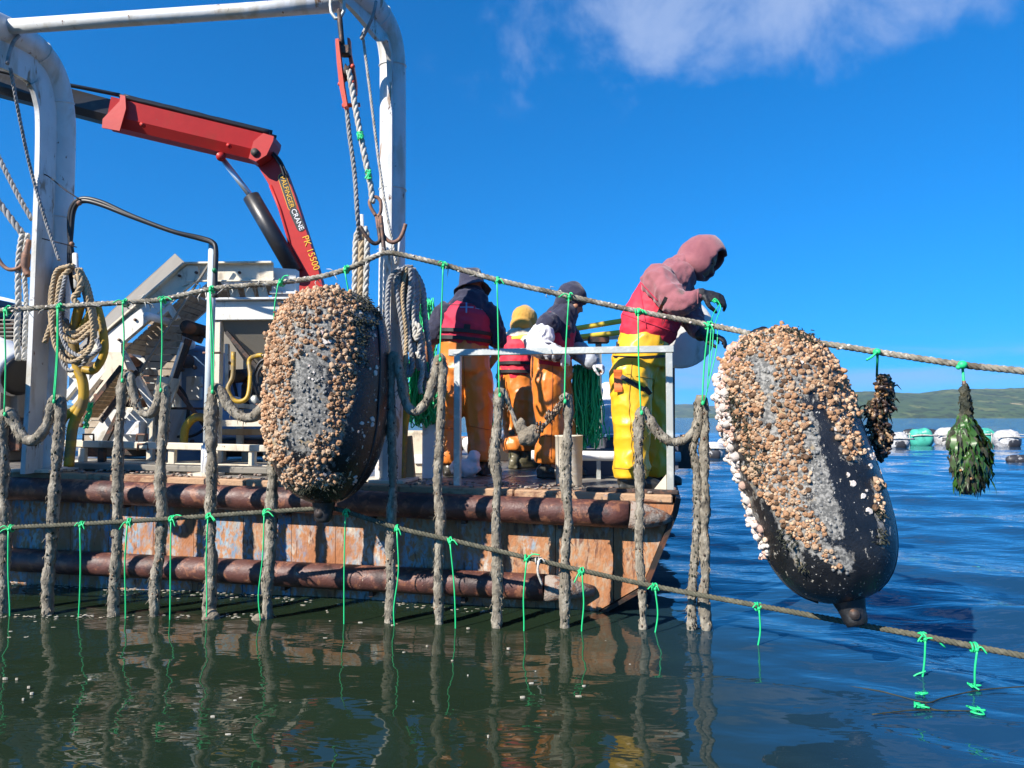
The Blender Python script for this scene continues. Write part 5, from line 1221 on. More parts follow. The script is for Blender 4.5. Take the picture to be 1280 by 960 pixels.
# ---- clumps hanging at the right
def clumps():
    rnd = random.Random(31)
    D = 3.70
    t = thing('mussel_clump', at(1097, 580, D), 'brown mussel clump hanging from the top line behind the right float', 'mussels')
    mb = MB(); mb.tube([at(1097, 442, dl(1097)), at(1096, 470, D)], .006, 6); mb.ball(at(1096, 440, dl(1097)-.02), (.018, .025, .018), 8, 6); mb.tube(catmull([at(1096, 440, dl(1097)-.04), at(1090, 446, 3.5), at(1083, 450, 3.5)], 3), .006, 5); mb.build('tie', M['twine'], t)
    shells = {'mussel': MB(), 'tunicate': MB(), 'weed_dark': MB()}
    for k in range(950):
        q = rnd.random(); y = 470+q*104; w = (5+8*math.sin(min(1, q*2.2)*PI/2)*(1+.5*math.sin(q*21))) if q < .7 else 11*(1-q)/.3+3
        cx = 1103-5*q+4*math.sin(q*9); x = cx+max(-1.1, min(1.1, rnd.gauss(0, .6)))*w; p = at(x, y, D+rnd.gauss(0, .025))
        ax = Vector((rnd.gauss(0, 1), rnd.gauss(0, 1), rnd.gauss(0, 1))).normalized(); u = ax.orthogonal().normalized(); v = ax.cross(u); s = rnd.uniform(.6, 1.2)
        m = rnd.choice(('mussel', 'mussel', 'mussel', 'mussel', 'tunicate', 'weed_dark')) if q < .75 else 'mussel'
        if m == 'weed_dark': shells[m].tube([p, p+ax*.03, p+ax*.05+Vector((0, 0, -.03))], [.004, .005, .001], 4)
        else: shells[m].ball(p, (.007*s, .011*s, .020*s) if m == 'mussel' else (.011*s, .012*s, .010*s), 7, 5, (u, v, ax))
    for m, g in shells.items(): tag(g.build({'mussel': 'mussel_shells', 'tunicate': 'sea_squirts', 'weed_dark': 'weed_fringe'}[m], M[m], t), kind='stuff')
    D = 3.30
    t = thing('seaweed_clump', at(1210, 625, D), 'green seaweed covered clump hanging from the top line at right', 'seaweed')
    mb = MB(); mb.tube([at(1203, 456, dl(1203)), at(1205, 482, D)], .006, 6); mb.ball(at(1203, 456, dl(1203)-.03), (.022, .02, .02), 8, 6); mb.ball(at(1198, 459, dl(1203)-.03), (.012, .012, .012), 6, 5); mb.build('tie', M['twine'], t)
    mb = MB(); mb.tube(catmull([at(1205, 476, D), at(1206, 500, D), at(1208, 530, D), at(1210, 570, D), at(1207, 618, D)], 5), [.008]*5+[.014]*5+[.03]*5+[.05]*5+[.02], 10); mb.build('core', M['mussel'], t)
    leaf = MB(); dark = MB(); sq = MB()
    def frond(g, p, out, L, wd):
        """limp ribbon: leaves the core sideways, then hangs and curls"""
        pts = []; d = out.copy(); q = p.copy(); n = 5; sd = Vector((-out.y, out.x, rnd.gauss(0, .4))).normalized()
        for i in range(n+1):
            pts.append(q.copy()); d = (d*.62+Vector((rnd.gauss(0, .25), rnd.gauss(0, .25), -.75))).normalized(); q = q+d*L/n
        vs = []
        for i, c_ in enumerate(pts):
            f_ = i/n; w_ = wd*math.sin(PI*min(.97, .12+f_*.85))*(1+.4*math.sin(i*2.6+rnd.random())); tw = (sd+Vector((rnd.gauss(0, .3), rnd.gauss(0, .3), 0))).normalized(); vs += [c_-tw*w_, c_+tw*w_]
        g.add(vs, [(2*i, 2*i+1, 2*i+3, 2*i+2) for i in range(n)], True)
    for k in range(3000):
        q = rnd.random()**.8; y = 478+q*122
        w = 2+q*9 if q < .30 else (5+(q-.30)/.25*17 if q < .55 else (22+10*noise.noise(Vector((q*9, 1, k % 7))) if q < .85 else 15)); cx = 1206+5*q+(4 if .55 < q < .95 else 0)
        a = rnd.uniform(0, 2*PI); rr = math.sqrt(rnd.random())*w; p = at(cx+math.cos(a)*rr, y, D+math.sin(a)*rr*D/F)
        if noise.noise(p*16) < -.34: continue
        out = Vector((math.cos(a), math.sin(a), rnd.gauss(-.2, .3))).normalized()
        g = leaf if (q > .30 and rnd.random() < .62) else dark
        frond(g, p, out, rnd.uniform(.025, .10)*(1 if q > .3 else .6), rnd.uniform(.004, .013))
    for k in range(60):      # long trailing strands low on the right
        p = at(1223+rnd.uniform(-6, 6), 572+rnd.uniform(-10, 14), D+rnd.uniform(-.02, .02)); frond(leaf, p, Vector((.6, rnd.gauss(0, .4), -.3)), rnd.uniform(.06, .14), rnd.uniform(.004, .009))
    for k in range(14):
        x = 1209+rnd.uniform(-9, 9); y = rnd.choice((596, 588, 560))+rnd.gauss(0, 4); s = rnd.uniform(.35, .8); sq.ball(at(x, y, D-.03+rnd.gauss(0, .03)), (.016*s, .016*s, .014*s), 8, 6)
    tag(leaf.build('fronds', M['weed'], t), kind='stuff'); tag(dark.build('dark_fronds', M['weed_dark'], t), kind='stuff'); tag(sq.build('sea_squirts', M['tunicate'], t), kind='stuff')
clumps()

# ---- floats of the next line, far out
def far_floats():
    def water_at(px, py):
        d = at(px, py, 1.0)-Vector((0, 0, CAMZ)); return Vector((0, 0, CAMZ))+d*(-CAMZ/d.z)
    L = [(1120, 561, 15, 22, 'buoy_crust', 'crusted dark float beyond the brown mussel clump'), (1151, 558, 13.5, 24, 'buoy_green', 'green cloth wrapped float on the far line'), (1184, 557, 14, 24, 'buoy_crust', 'pale crusted float on the far line left of the seaweed clump'),
         (1231, 556, 12.5, 22, 'buoy_green', 'green float half hidden behind the seaweed clump'), (1259, 560, 14.5, 24, 'buoy_crust', 'pale grey crusted float right of the seaweed clump'), (1276, 580, 18, 12, 'buoy_black', 'black and white float cut by the right picture edge'),
         (849, 578, 13, 26, 'buoy_crust', 'crusted float right beside the guard rail'), (893, 573, 13, 22, 'buoy_crust', 'crusted float seen left of the right float'), (908, 567, 12, 20, 'buoy_crust', 'half hidden crusted float behind the right float edge'),
         (1138, 545, 9, 9, 'buoy_black', 'small black float in the second far row, left end'), (1163, 545, 9, 9, 'buoy_black', 'small black float in the second far row, middle'), (1187, 544, 8, 8, 'buoy_black', 'small black float in the second far row, right end'), (1215, 543, 8, 8, 'buoy_black', 'small black float far out behind the seaweed')]
    rnd = random.Random(8)
    for x, yb, hw, hh, m, lab in L:
        p = water_at(x, yb-1); D = p.y; rw = hw/F*D; r = hh/F*D*.56
        t = thing('far_float', p, lab, 'float', 'floats on the far mussel lines')
        mb = MB(); ax = Vector((1, rnd.uniform(-.4, .4), rnd.uniform(-.1, .1))).normalized(); prof = []
        for i in range(17):
            q = -1+2*i/16; prof.append((max(.001, r*(1-abs(q)**3.2)**.5), q*rw*1.02))
        mb.lathe(prof, p+ZZ*r*.62, ax, 20)
        mb.v = [tuple(Vector(v)+(Vector(v)-p).normalized()*r*(.10*noise.noise(Vector(v)*2.2)+(.08*noise.noise(Vector(v)*7) if m != 'buoy_black' else 0))) for v in mb.v]
        mb.build('barrel', M[m], t)
        if m != 'buoy_green':
            mb = MB(); mb.lathe([(rr_*1.03, tt*.9) for rr_, tt in prof[3:-3]], p+ZZ*r*.45, ax, 20); mb.build('wet_band', M['buoy_black'], t)
        if hh > 15:
            mb = MB(); mb.tube(catmull([p+Vector((-rw*1.2, -r*.6, r*.9)), p+Vector((-rw*.4, -r*1.02, r*1.0)), p+Vector((rw*.5, -r*1.02, r*.95)), p+Vector((rw*1.3, -r*.5, r*.9))], 4), .03, 6); mb.build('lashing', M['rope_white'], t)
    t = thing('far_line', water_at(1060, 557), 'thin pale rope strung between the far floats', 'rope')
    mb = MB(); mb.tube(catmull([water_at(x, 557)+ZZ*h for x, h in ((1070, .35), (1110, .42), (1150, .5), (1200, .4), (1260, .5), (1330, .3))], 6), .025, 6)
    for x in (1137, 1240, 1270): mb.tube([water_at(x, 557), water_at(x, 557)+ZZ*.55], .02, 5)
    mb.build('rope', M['rope_white'], t)
far_floats()

# ---- specks of foam and shell on the calm water
def foam():
    rnd = random.Random(5); mb = MB()
    def wp(px, py):
        d = at(px, py, 1.0)-Vector((0, 0, CAMZ)); return Vector((0, 0, CAMZ))+d*(-(CAMZ-.004)/d.z)
    for k in range(70):
        x = rnd.uniform(-10, 860) if rnd.random() < .9 else rnd.uniform(860, 1060); y = 762+abs(rnd.gauss(0, 1))*70
        if y > 955: continue
        p = wp(x, y); n = 6; s = rnd.uniform(.002, .0048)*(1.4 if rnd.random() < .06 else 1); a0 = rnd.uniform(0, 6); el = rnd.uniform(1, 3.4)
        ring = [p+Vector((math.cos(a0+2*PI*i/n)*s*el*rnd.uniform(.7, 1.2), math.sin(a0+2*PI*i/n)*s*rnd.uniform(.7, 1.2), .0)) for i in range(n)]
        mb.add([q-ZZ*.0028 for q in ring]+[q-ZZ*.012 for q in ring], [tuple(range(n))]+[(n+i, n+(i+1) % n, (i+1) % n, i) for i in range(n)], False)
    # streaks against the hull and between the ropes
    for k in range(520):
        s = rnd.uniform(.4, 4.8); p = B(s, 0, 0); p.z = 0; p = p - VD*(abs(rnd.gauss(0, .07))+.02)
        if rnd.random() < .18: p = wp(rnd.uniform(-5, 330), 771+rnd.gauss(0, 1.6)-(.004*rnd.uniform(0, 330)))
        r = rnd.uniform(.002, .008); mb.ball(p+ZZ*.001, (r*2.2, r, r*.25), 5, 4)
    tag(mb.build('foam_specks', M['foam']), 'foam flecks and shell bits floating on the calm water', 'foam', kind='stuff')
foam()
# ================================================================== DECK GEAR ON THE RIGHT
def gear():
    def hang(name, label, x0, x1, y0, y1, D, n, seed):
        """bundle of cut green twine hanging over a bar"""
        rnd = random.Random(seed); t = thing(name, at((x0+x1)/2, y1, D), label, 'twine'); a = MB(); b = MB()
        for k in range(n):
            x = rnd.uniform(x0, x1); yb = y0+(y1-y0)*rnd.uniform(.45, 1.0); d = D+rnd.gauss(0, .05); dx = rnd.gauss(0, 4); g = a if rnd.random() < .85 else b
            pts = [at(x+dx*.2, y0+rnd.uniform(-3, 6), d), at(x+dx*.5+rnd.gauss(0, 2), y0+(yb-y0)*.35, d+rnd.gauss(0, .03)), at(x+dx*.8+rnd.gauss(0, 3), y0+(yb-y0)*.7, d+rnd.gauss(0, .03)), at(x+dx+rnd.gauss(0, 4), yb, d)]
            if rnd.random() < .3: pts += [at(x+dx+rnd.uniform(2, 7), yb-rnd.uniform(4, 18), d)]
            g.tube(catmull(pts, 4), .0055, 4)
        a.build('bright_strands', M['twine'], t); b.build('dark_strands', M['twine_dark'], t); return t
    hang('twine_bundle', 'bundle of green twine hanging beside the worker in navy hood', 717, 747, 458, 562, 5.75, 240, 1)
    hang('twine_bundle', 'green twine bundle hanging between the workers in orange', 627, 645, 440, 500, 6.7, 90, 2)
    hang('twine_bundle', 'pile of green twine below the grey rope coil', 514, 545, 455, 535, 5.25, 300, 3)
    hang('twine_bundle', 'green twine hanging behind the grey rope coil', 521, 541, 375, 470, 6.1, 110, 4)
    hang('twine_bundle', 'dark green twine beside the legs of the leftmost worker', 596, 612, 450, 570, 6.3, 60, 6)
    # cream bucket-like tube on deck
    D = 4.95; b = on_deck(711, D); t = thing('cream_tub', b, 'tall stained cream tub near the deck edge by the navy hooded worker', 'tub')
    r = 17.2/F*D; h = 62/F*D; mb = MB(); mb.lathe([(r*.94, 0), (r*.95, .01), (r, h*.97), (r*1.03, h*.975), (r*1.03, h), (r*.94, h), (r*.9, .02), (0, .02)], b+ZZ*.002, ZZ, 32); mb.build('tub_wall', M['cream_plastic'], t)
    # white horizontal pipe rack with foot
    t = thing('pipe_rack', on_deck(775, 5.5), 'low white pipe on short legs behind the cream tub', 'pipe')
    D = 5.5; mb = MB(); mb.tube([at(664, 569, D), at(664.5, 569, D), at(850, 571, D)], [.03, .038, .038], 14); mb.build('pipe', M['white_plastic'], t)
    for x in (748, 830, 680):
        p = at(x, 570, D); q = on_deck(x, D); q.x = p.x; mb = MB(); mb.bar(p, q, .03, .03, up=(0, 1, 0)); mb.build('leg', M['galv'], t)
    # big white bag and crate
    t = thing('bulk_bag', on_deck(775, 7.2), 'white bulk bag slumped behind the worker in yellow trousers', 'bag')
    q = on_deck(768, 7.2); mb = MB(); mb.ball(q+ZZ*.36, (.36, .34, .36), 20, 14); mb.box(q+ZZ*.30, (1, 0, 0), (0, 1, 0), ZZ, .33, .3, .28); mb.ball(q+Vector((-.02, 0, .66)), (.22, .2, .16)); mb.tube([q+Vector((.14, 0, .6)), q+Vector((.2, -.1, .86)), q+Vector((.05, -.1, .8))], [.05, .03, .03], 8)
    fuse('bag_body', mb, .025, M['bag'], t, 4, lambda p, n: .030*noise.noise(p*5)+.018*noise.noise(p*11))
    t = thing('fish_crate', on_deck(780, 6.4), 'blue grey crate under the white bag behind the yellow trousers', 'crate')
    q = on_deck(790, 6.45); mb = MB(); 
    for p_, hx, hy in ((q+Vector((0, -.2, .16)), .36, .012), (q+Vector((0, .2, .16)), .36, .012), (q+Vector((-.35, 0, .16)), .012, .19), (q+Vector((.35, 0, .16)), .012, .19)): mb.box(p_, (1, 0, 0), (0, 1, 0), ZZ, hx, hy, .14)
    mb.box(q+ZZ*.02, (1, 0, 0), (0, 1, 0), ZZ, .34, .19, .012); mb.build('crate_wall', M['navy_grey'], t)
    mb = MB(); mb.box(q+ZZ*.31, (1, 0, 0), (0, 1, 0), ZZ, .38, .22, .014, .006); mb.build('rim', M['blue_tank'], t)
    # yellow poles leaning behind
    for i, (a, b, lab) in enumerate((((700, 414), (790, 399), 'upper of two yellow poles behind the navy hooded worker'), ((700, 424), (790, 414), 'lower of two yellow poles behind the navy hooded worker'))):
        t = thing('yellow_pole', at(*a, 6.3), lab, 'pole', 'yellow poles behind the workers'); mb = MB(); mb.tube([at(640, a[1]+(a[1]-b[1])*.66, 6.35), at(*a, 6.3), at(*b, 6.2)], .024, 10); mb.build('pole', M['yellow_paint'], t)
    t = thing('pole_stand', on_deck(750, 6.4), 'grey stand with dark clamp holding the yellow poles', 'stand')
    p = at(748, 424, 6.32); q = on_deck(748, 6.32); q.x = p.x; mb = MB(); mb.bar(p, q, .05, .05, up=(0, 1, 0)); mb.build('post', M['galv'], t)
    mb = MB(); mb.box(at(748, 425, 6.28), (1, 0, 0), (0, 1, 0), ZZ, .09, .05, .03, .008); mb.build('clamp', M['dark_steel'], t)
    mb = MB(); mb.bar(at(714, 425, 6.36), at(790, 421, 6.36), .04, .03); mb.build('arm', M['pale_steel'], t)
    # white board & buckets by the leftmost worker
    t = thing('white_board', on_deck(541, 5.35), 'upright white plastic board beside the orange trousered leg', 'board')
    q = on_deck(541, 5.3); mb = MB(); mb.box(q+ZZ*.22, (1, .1, 0), (-.1, 1, 0), ZZ, .075, .03, .22, .008); mb.build('board', M['white_plastic'], t)
    t = thing('rag_bundle', on_deck(585, 5.45), 'crumpled grey white rag on deck between the worker’s boots'.replace('’', "'"), 'rag')
    q = on_deck(582, 5.45); mb = MB(); mb.ball(q+ZZ*.07, (.12, .08, .075)); mb.ball(q+Vector((.06, 0, .14)), (.05, .05, .06)); fuse('cloth', mb, .012, M['bag'], t, 2, lambda p, n: .016*noise.noise(p*16)+.01*noise.noise(p*32))
    t = thing('timber_post', on_deck(514, 5.15), 'short tan timber post beside the right gantry foot', 'post')
    q = on_deck(514, 5.12); mb = MB(); mb.bar(q, at(509, 545, 5.12), .07, .05, up=(0, 1, 0), bev=.006); mb.build('post', M['timber'], t)
    t = thing('cream_cabinet', on_deck(527, 5.7), 'cream box with white notice plate behind the culture rope', 'box')
    q = on_deck(524, 5.75); mb = MB(); mb.box(q+ZZ*.17, (1, 0, 0), (0, 1, 0), ZZ, .13, .12, .17, .012); mb.build('casing', M['cream_steel'], t)
    mb = MB(); mb.box(at(524, 574, 5.615), (1, 0, 0), (0, 1, 0), ZZ, .04, .008, .035, .003); mb.build('notice_plate', M['white_plastic'], t)
    # pale round disc past the bow worker
    t = thing('round_drum_head', on_deck(850, 6.0), 'large pale round disc on a dark post past the bow worker', 'disc')
    c = at(849, 414, 5.3); mb = MB(); r = 47/F*5.3; ax = Vector((.05, -1, .08)); mb.lathe([(0, .022), (r*.2, .02), (r*.9, .0), (r*.985, -.01), (r, -.02), (r*.985, -.03), (r*.9, -.03), (0, -.03)], c, ax, 44); mb.build('disc', M['pale_steel'], t)
    q = on_deck(835, 5.4); mb = MB(); mb.bar(c+Vector((-.05, .06, -.05)), Vector((c.x-.05, q.y, q.z)), .05, .05, up=(0, 1, 0)); mb.build('post', M['dark_steel'], t)
gear()
def far_side():
    rnd = random.Random(77)
    items = [('sack_pile', 655, 8.6, 'bag', .34, .30, 'white sack on the far deck between the orange trousers'), ('sack_pile', 610, 8.4, 'bag', .30, .26, 'pale sack on the far deck behind the leftmost worker'), ('sack_pile', 545, 8.5, 'slat_tan', .34, .24, 'tan sack on the far deck behind the culture rope loop'), ('sack_pile', 735, 8.8, 'bag', .36, .42, 'large white sack behind the green twine bundle'), ('sack_pile', 805, 8.9, 'bag', .28, .38, 'white sack behind the yellow trousers')]
    for nm, px, D, m, r, h, lab in items:
        q = on_deck(px, D); t = thing('sack', q, lab, 'sack'); mb = MB(); mb.ball(q+ZZ*h*.5, (r, r*.8, h*.55), 18, 12); mb.ball(q+Vector((r*.3, -.05, h*.85)), (r*.5, r*.4, h*.3), 12, 8); mb.ball(q+Vector((-r*.4, -.03, h*.6)), (r*.5, r*.45, h*.45), 12, 8)
        fuse('sack_body', mb, .028, M[m], t, 3, lambda p, n: .03*noise.noise(p*6)+.02*noise.noise(p*13))
    for px, D, w, h, m, lab in ((690, 7.4, .30, .26, 'dark_steel', 'dark bin on deck behind the cream tub'), (628, 7.6, .26, .22, 'dark_steel', 'dark bin on deck left of the short worker'), (760, 6.0, .26, .20, 'navy_grey', 'low dark crate under the white pipe'), (835, 6.9, .2, .3, 'dark_steel', 'dark bin behind the guard rail post')):
        q = on_deck(px, D); t = thing('fish_bin', q, lab, 'bin', 'dark bins on deck'); 
        for dx, dy, hx, hy in ((0, -.2, w, .012), (0, .2, w, .012), (-w, 0, .012, .19), (w, 0, .012, .19)):
            mb = MB(); mb.box(q+Vector((dx, dy, h/2+.004)), (1, 0, 0), (0, 1, 0), ZZ, hx, hy, h/2, .004); mb.build('bin_wall', M[m], t)
        mb = MB(); mb.bar(q+Vector((-w-.02, -.215, h)), q+Vector((w+.02, -.215, h)), .03, .03, bev=.005); mb.build('rim', M[m], t)
    t = thing('far_bulwark', on_deck(600, 9.2), 'low rusty bulwark along the far side of the barge deck', 'bulwark')
    for k in range(9):
        a, b = B(k*.9+.02, WID-.06, 0), B(k*.9+.88, WID-.06, 0); mb = MB(); mb.prism([a, b, b+ZZ*.16, a+ZZ*.16], VD, .012); mb.build('panel', M['hull_r'], t, fix=True)
far_side()

# ================================================================== PEOPLE
def loft(mb, pts, rad, side, n=16):
    P = [Vector(p) for p in pts]; mb.tube(P, rad, n, side=side)
def capsule(mb, pts, rad, side=None, n=14):
    """closed limb with rounded ends"""
    P = [Vector(p) for p in pts]; Rr = [r if hasattr(r, '__len__') else (r, r) for r in rad]
    d0 = (P[0]-P[1]).normalized(); d1 = (P[-1]-P[-2]).normalized(); m0 = sum(Rr[0])/2; m1 = sum(Rr[-1])/2
    pp = [P[0]+d0*m0*.85, P[0]+d0*m0*.5] + P + [P[-1]+d1*m1*.5, P[-1]+d1*m1*.85]
    rr = [(Rr[0][0]*.42, Rr[0][1]*.42), (Rr[0][0]*.82, Rr[0][1]*.82)] + Rr + [(Rr[-1][0]*.82, Rr[-1][1]*.82), (Rr[-1][0]*.42, Rr[-1][1]*.42)]
    # densify so the shape bends smoothly
    Q = catmull(pp, 4); S = []
    for i in range(len(pp)-1):
        for j in range(4): f = j/4; S.append(tuple(rr[i][k]*(1-f)+rr[i+1][k]*f for k in (0, 1)))
    S.append(rr[-1]); mb.tube(Q, S, n, side=side)
def flat_leg(mb, pts, rad, n=16):
    """trouser leg: rounded at the hip, cut off square at the hem"""
    P = [Vector(p) for p in pts]; Q = catmull(P, 5); S = []
    for i in range(len(P)-1):
        for j in range(5): f = j/5; S.append(rad[i]*(1-f)+rad[i+1]*f)
    S.append(rad[-1]); d = (P[0]-P[1]).normalized(); Q = [P[0]+d*rad[0]*.8, P[0]+d*rad[0]*.5]+Q; S = [rad[0]*.45, rad[0]*.82]+S
    mb.tube(Q, S, n)
def folds(amp, sc=(9, 9, 16), seed=0.0, fine=.3):
    def f(p, n):
        q = Vector((p.x*sc[0]+seed, p.y*sc[1], p.z*sc[2])); w = Vector((noise.noise(q*.4+Vector((3, 1, seed))), noise.noise(q*.4), 0))*1.2
        a = noise.noise(q+w); b = noise.noise(q*.55+w*.7+Vector((7, 2, 1))); return amp*((.5-abs(a)**.7*1.3)*.9 + .38*b + fine*noise.noise(q*2.3) + .35*(.4-abs(noise.noise(q*1.9+w))**.6))
    return f
def hand(mb, wrist, d, palm_n, size=1.0, curl=.5, spread=.12):
    """palm, four fingers of unequal length with bent knuckles and a thumb off the side of the palm"""
    d = Vector(d).normalized(); pn = Vector(palm_n); pn = (pn-d*pn.dot(d)).normalized(); sd = d.cross(pn); w = Vector(wrist); s = size
    mb.tube([w-d*.02*s, w+d*.01*s, w+d*.05*s, w+d*.09*s], [(.026*s, .020*s), (.034*s, .018*s), (.042*s, .017*s), (.038*s, .014*s)], 14, side=sd)
    for k, L in enumerate((.070, .080, .075, .058)):
        o = (-.0285+.019*k)*s; b = w+d*.085*s+sd*o; c0 = curl*(.8+.1*k); dd = (d+sd*(o/s)*spread*10).normalized(); pts = [b-dd*.02*s, b]; cur = b; a = c0*.5
        for j in range(3):
            v = dd*math.cos(a)+pn*math.sin(a); cur = cur+v*(L*s*(.45, .32, .23)[j]); pts.append(cur); a += c0
        capsule(mb, pts, [.0098*s, .0100*s, .0094*s, .0086*s, .0076*s], n=8)
    b = w+d*.025*s-sd*.034*s; v1 = (d*.62-sd*.62+pn*.45).normalized(); v2 = (d*.85-sd*.05+pn*.5).normalized()
    capsule(mb, [b-v1*.01, b+v1*.035*s, b+v1*.035*s+v2*.032*s, b+v1*.035*s+v2*.054*s], [.0145*s, .0125*s, .0108*s, .0088*s], n=8)
def head(mb, c, fwd, up, s=1.0):
    f = Vector(fwd).normalized(); u = Vector(up); u = (u-f*u.dot(f)).normalized(); r = f.cross(u); A = (r, f, u); c = Vector(c)
    mb.ball(c+u*.03*s, (.075*s, .094*s, .090*s), 20, 14, A)
    mb.ball(c+f*.030*s-u*.045*s, (.058*s, .062*s, .068*s), 16, 12, A)        # jaw
    mb.ball(c+f*.070*s-u*.088*s, (.026*s, .022*s, .020*s), 10, 8, A)         # chin
    mb.tube([c+f*.086*s+u*.012*s, c+f*.100*s-u*.012*s, c+f*.112*s-u*.032*s, c+f*.090*s-u*.040*s], [.009*s, .011*s, .015*s, .010*s], 8)   # nose
    mb.ball(c+f*.082*s+u*.028*s, (.05*s, .016*s, .012*s), 12, 8, A)          # brow
    mb.ball(c+f*.088*s-u*.060*s, (.024*s, .012*s, .007*s), 10, 8, A); mb.ball(c+f*.086*s-u*.070*s, (.021*s, .012*s, .008*s), 10, 8, A)   # lips
    for q in (-1, 1):
        mb.ball(c+r*q*.052*s+f*.055*s-u*.022*s, (.020*s, .025*s, .022*s), 10, 8, A)   # cheekbone
        mb.ball(c+r*q*.078*s-f*.006*s-u*.012*s, (.010*s, .020*s, .032*s), 10, 8, A)   # ear
    return r, f, u
def eyes(t, body, c, r, f, u, s=1.0):
    for q in (-1, 1):
        mb = MB(); p = Vector(c)+r*q*.031*s+f*.078*s+u*.008*s; mb.ball(p-f*.002*s, (.011*s, .011*s, .008*s), 10, 8); e = mb.build('eye', M['skin_eye'], t)
        mb = MB(); mb.ball(p+f*.0085*s, .006*s, 8, 6); mb.build('iris', M['hair'], e)
def boot(t, ankle, toe, sole_z, m, lat):
    a = Vector(ankle); d = Vector(toe); d.z = 0; d.normalize(); g = Vector((a.x, a.y, sole_z)); mb = MB()
    capsule(mb, [g+ZZ*.30, g+ZZ*.18, g+ZZ*.09], [.062, .058, .056], n=12)
    capsule(mb, [g-d*.05+ZZ*.055, g+d*.04+ZZ*.055, g+d*.13+ZZ*.042, g+d*.17+ZZ*.036], [(.046, .05), (.048, .052), (.050, .038), (.042, .030)], side=d.cross(ZZ), n=12)
    mb.box(g+d*.055+ZZ*.012, d, d.cross(ZZ), ZZ, .135, .044, .012)
    fuse('boot', mb, .010, m, t, 3)
def person(label, base, J, spec):
    t = thing('person', base, label, 'person', 'workers on the barge deck')
    lat = J['lat']; F_ = J['fwd']; W = spec['mats']
    # continuous body under the clothes
    mb = MB(); fw = F_
    capsule(mb, [J['pelvis'], J['waist'], J['chest'], J['chest'].lerp(J['neck'], .7)], [(.145, .105), (.135, .095), (.165, .105), (.115, .085)], side=lat, n=18)
    capsule(mb, [J['chest'].lerp(J['neck'], .6), J['neck'], J['head']-Vector(J['hup'])*.02], [.062, .055, .055], n=12)
    r, f, u = head(mb, J['head'], J['look'], J['hup'])
    for s_ in 'RL':
        capsule(mb, [J['hip'+s_], J['knee'+s_], J['ank'+s_]], [.082, .058, .044], n=12)
        capsule(mb, [J['ank'+s_], J['ank'+s_]+Vector(J['toe'+s_]).normalized()*.12-ZZ*.04], [.045, .035], n=10)
        capsule(mb, [J['sh'+s_], J['el'+s_], J['wr'+s_]], [.056, .044, .030], n=12)
        hd = J.get('hd'+s_) or (J['wr'+s_]-J['el'+s_]); hand(mb, J['wr'+s_], hd, J.get('pn'+s_, (0, 0, -1)), .90, J.get('curl', .55))
    body = fuse('body', mb, .0075, M[W['skin']], t, 2)
    eyes(t, body, J['head'], r, f, u)
    # trousers: seat, bib band and two legs
    ws = spec.get('leg_r', (.125, .105, .100)); mb = MB()
    top = J['pelvis'].lerp(J['waist'], spec.get('bib', .9))
    capsule(mb, [J['pelvis']-ZZ*.05, J['pelvis'], top], [(.165, .135), spec.get('seat', (.185, .155)), spec.get('band', (.175, .135))], side=lat, n=20)
    for s_ in 'RL':
        hm = J['ank'+s_]+ZZ*spec.get('hem', .04)
        kn = J['knee'+s_]; flat_leg(mb, [J['hip'+s_], J['hip'+s_].lerp(kn, .5), kn, kn.lerp(hm, .5), kn.lerp(hm, .86), hm-ZZ*.03], [ws[0], ws[0]*.98, ws[1], ws[2], ws[2]*1.10, ws[2]*.98])
    tr = fuse('trousers', mb, .0105, M[W['trousers']], t, 2, folds(spec.get('fold', .012), (8, 8, 7), spec.get('seed', 0)))
    # jacket with sleeves
    mb = MB(); jr = spec.get('jacket', ((.165, .125), (.185, .135), (.15, .115)))
    capsule(mb, [J['pelvis'].lerp(J['waist'], .75), J['chest'], J['chest'].lerp(J['neck'], .72)], jr, side=lat, n=20)
    for s_ in 'RL':
        sr = spec.get('sleeve', (.088, .075, .060)); e = J['el'+s_]; w = J['wr'+s_]; q = spec.get('cuff', {}).get(s_, .92)
        pts = [J['sh'+s_].lerp(J['chest'], .22), J['sh'+s_], e, e.lerp(w, q)] if q > .05 else [J['sh'+s_].lerp(J['chest'], .22), J['sh'+s_], J['sh'+s_].lerp(e, .85)]
        capsule(mb, pts, [sr[0]*1.0, sr[0], sr[1], sr[2]][:len(pts)], n=14)
    fuse('jacket', mb, .010, M[W['jacket']], t, 2, folds(.015, (11, 11, 9), spec.get('seed', 0)+5, .6))
    # life vest
    mb = MB(); v0 = J['pelvis'].lerp(J['waist'], spec.get('vest_low', .72)); vr = spec.get('vest', ((.178, .145), (.195, .155), (.205, .160), (.150, .125)))
    pts = [v0, v0.lerp(J['chest'], .45), J['chest'], J['chest'].lerp(J['neck'], .55)]
    capsule(mb, pts, vr, side=lat, n=22)
    vo = fuse('life_vest', mb, .011, M[W['vest']], t, 1, folds(.011, (8, 8, 10), spec.get('seed', 0)+9, .5))
    # belts: tubes following an ellipse round the vest
    for q in spec.get('belts', (.15, .32)):
        c = v0.lerp(J['chest'], q); axis = (J['chest']-v0).normalized(); l = (Vector(lat)-axis*Vector(lat).dot(axis)).normalized(); b = axis.cross(l); k1, k2 = spec.get('belt_r', (.202, .164)); mb = MB(); ring = [c+l*math.cos(a)*k1+b*math.sin(a)*k2 for a in np.linspace(0, 2*PI, 44)[:-1]]
        vs = []; n = len(ring); hh = axis*.014
        for p in ring:
            o = (p-c).normalized()*.004; vs += [p-hh-o, p-hh+o, p+hh+o, p+hh-o]
        fs = []
        for i in range(n):
            j = (i+1) % n
            for k in range(4): fs.append((i*4+k, j*4+k, j*4+(k+1) % 4, i*4+(k+1) % 4))
        mb.add(vs, fs, False); mb.build('belt', M['strap'], vo, fix=True)
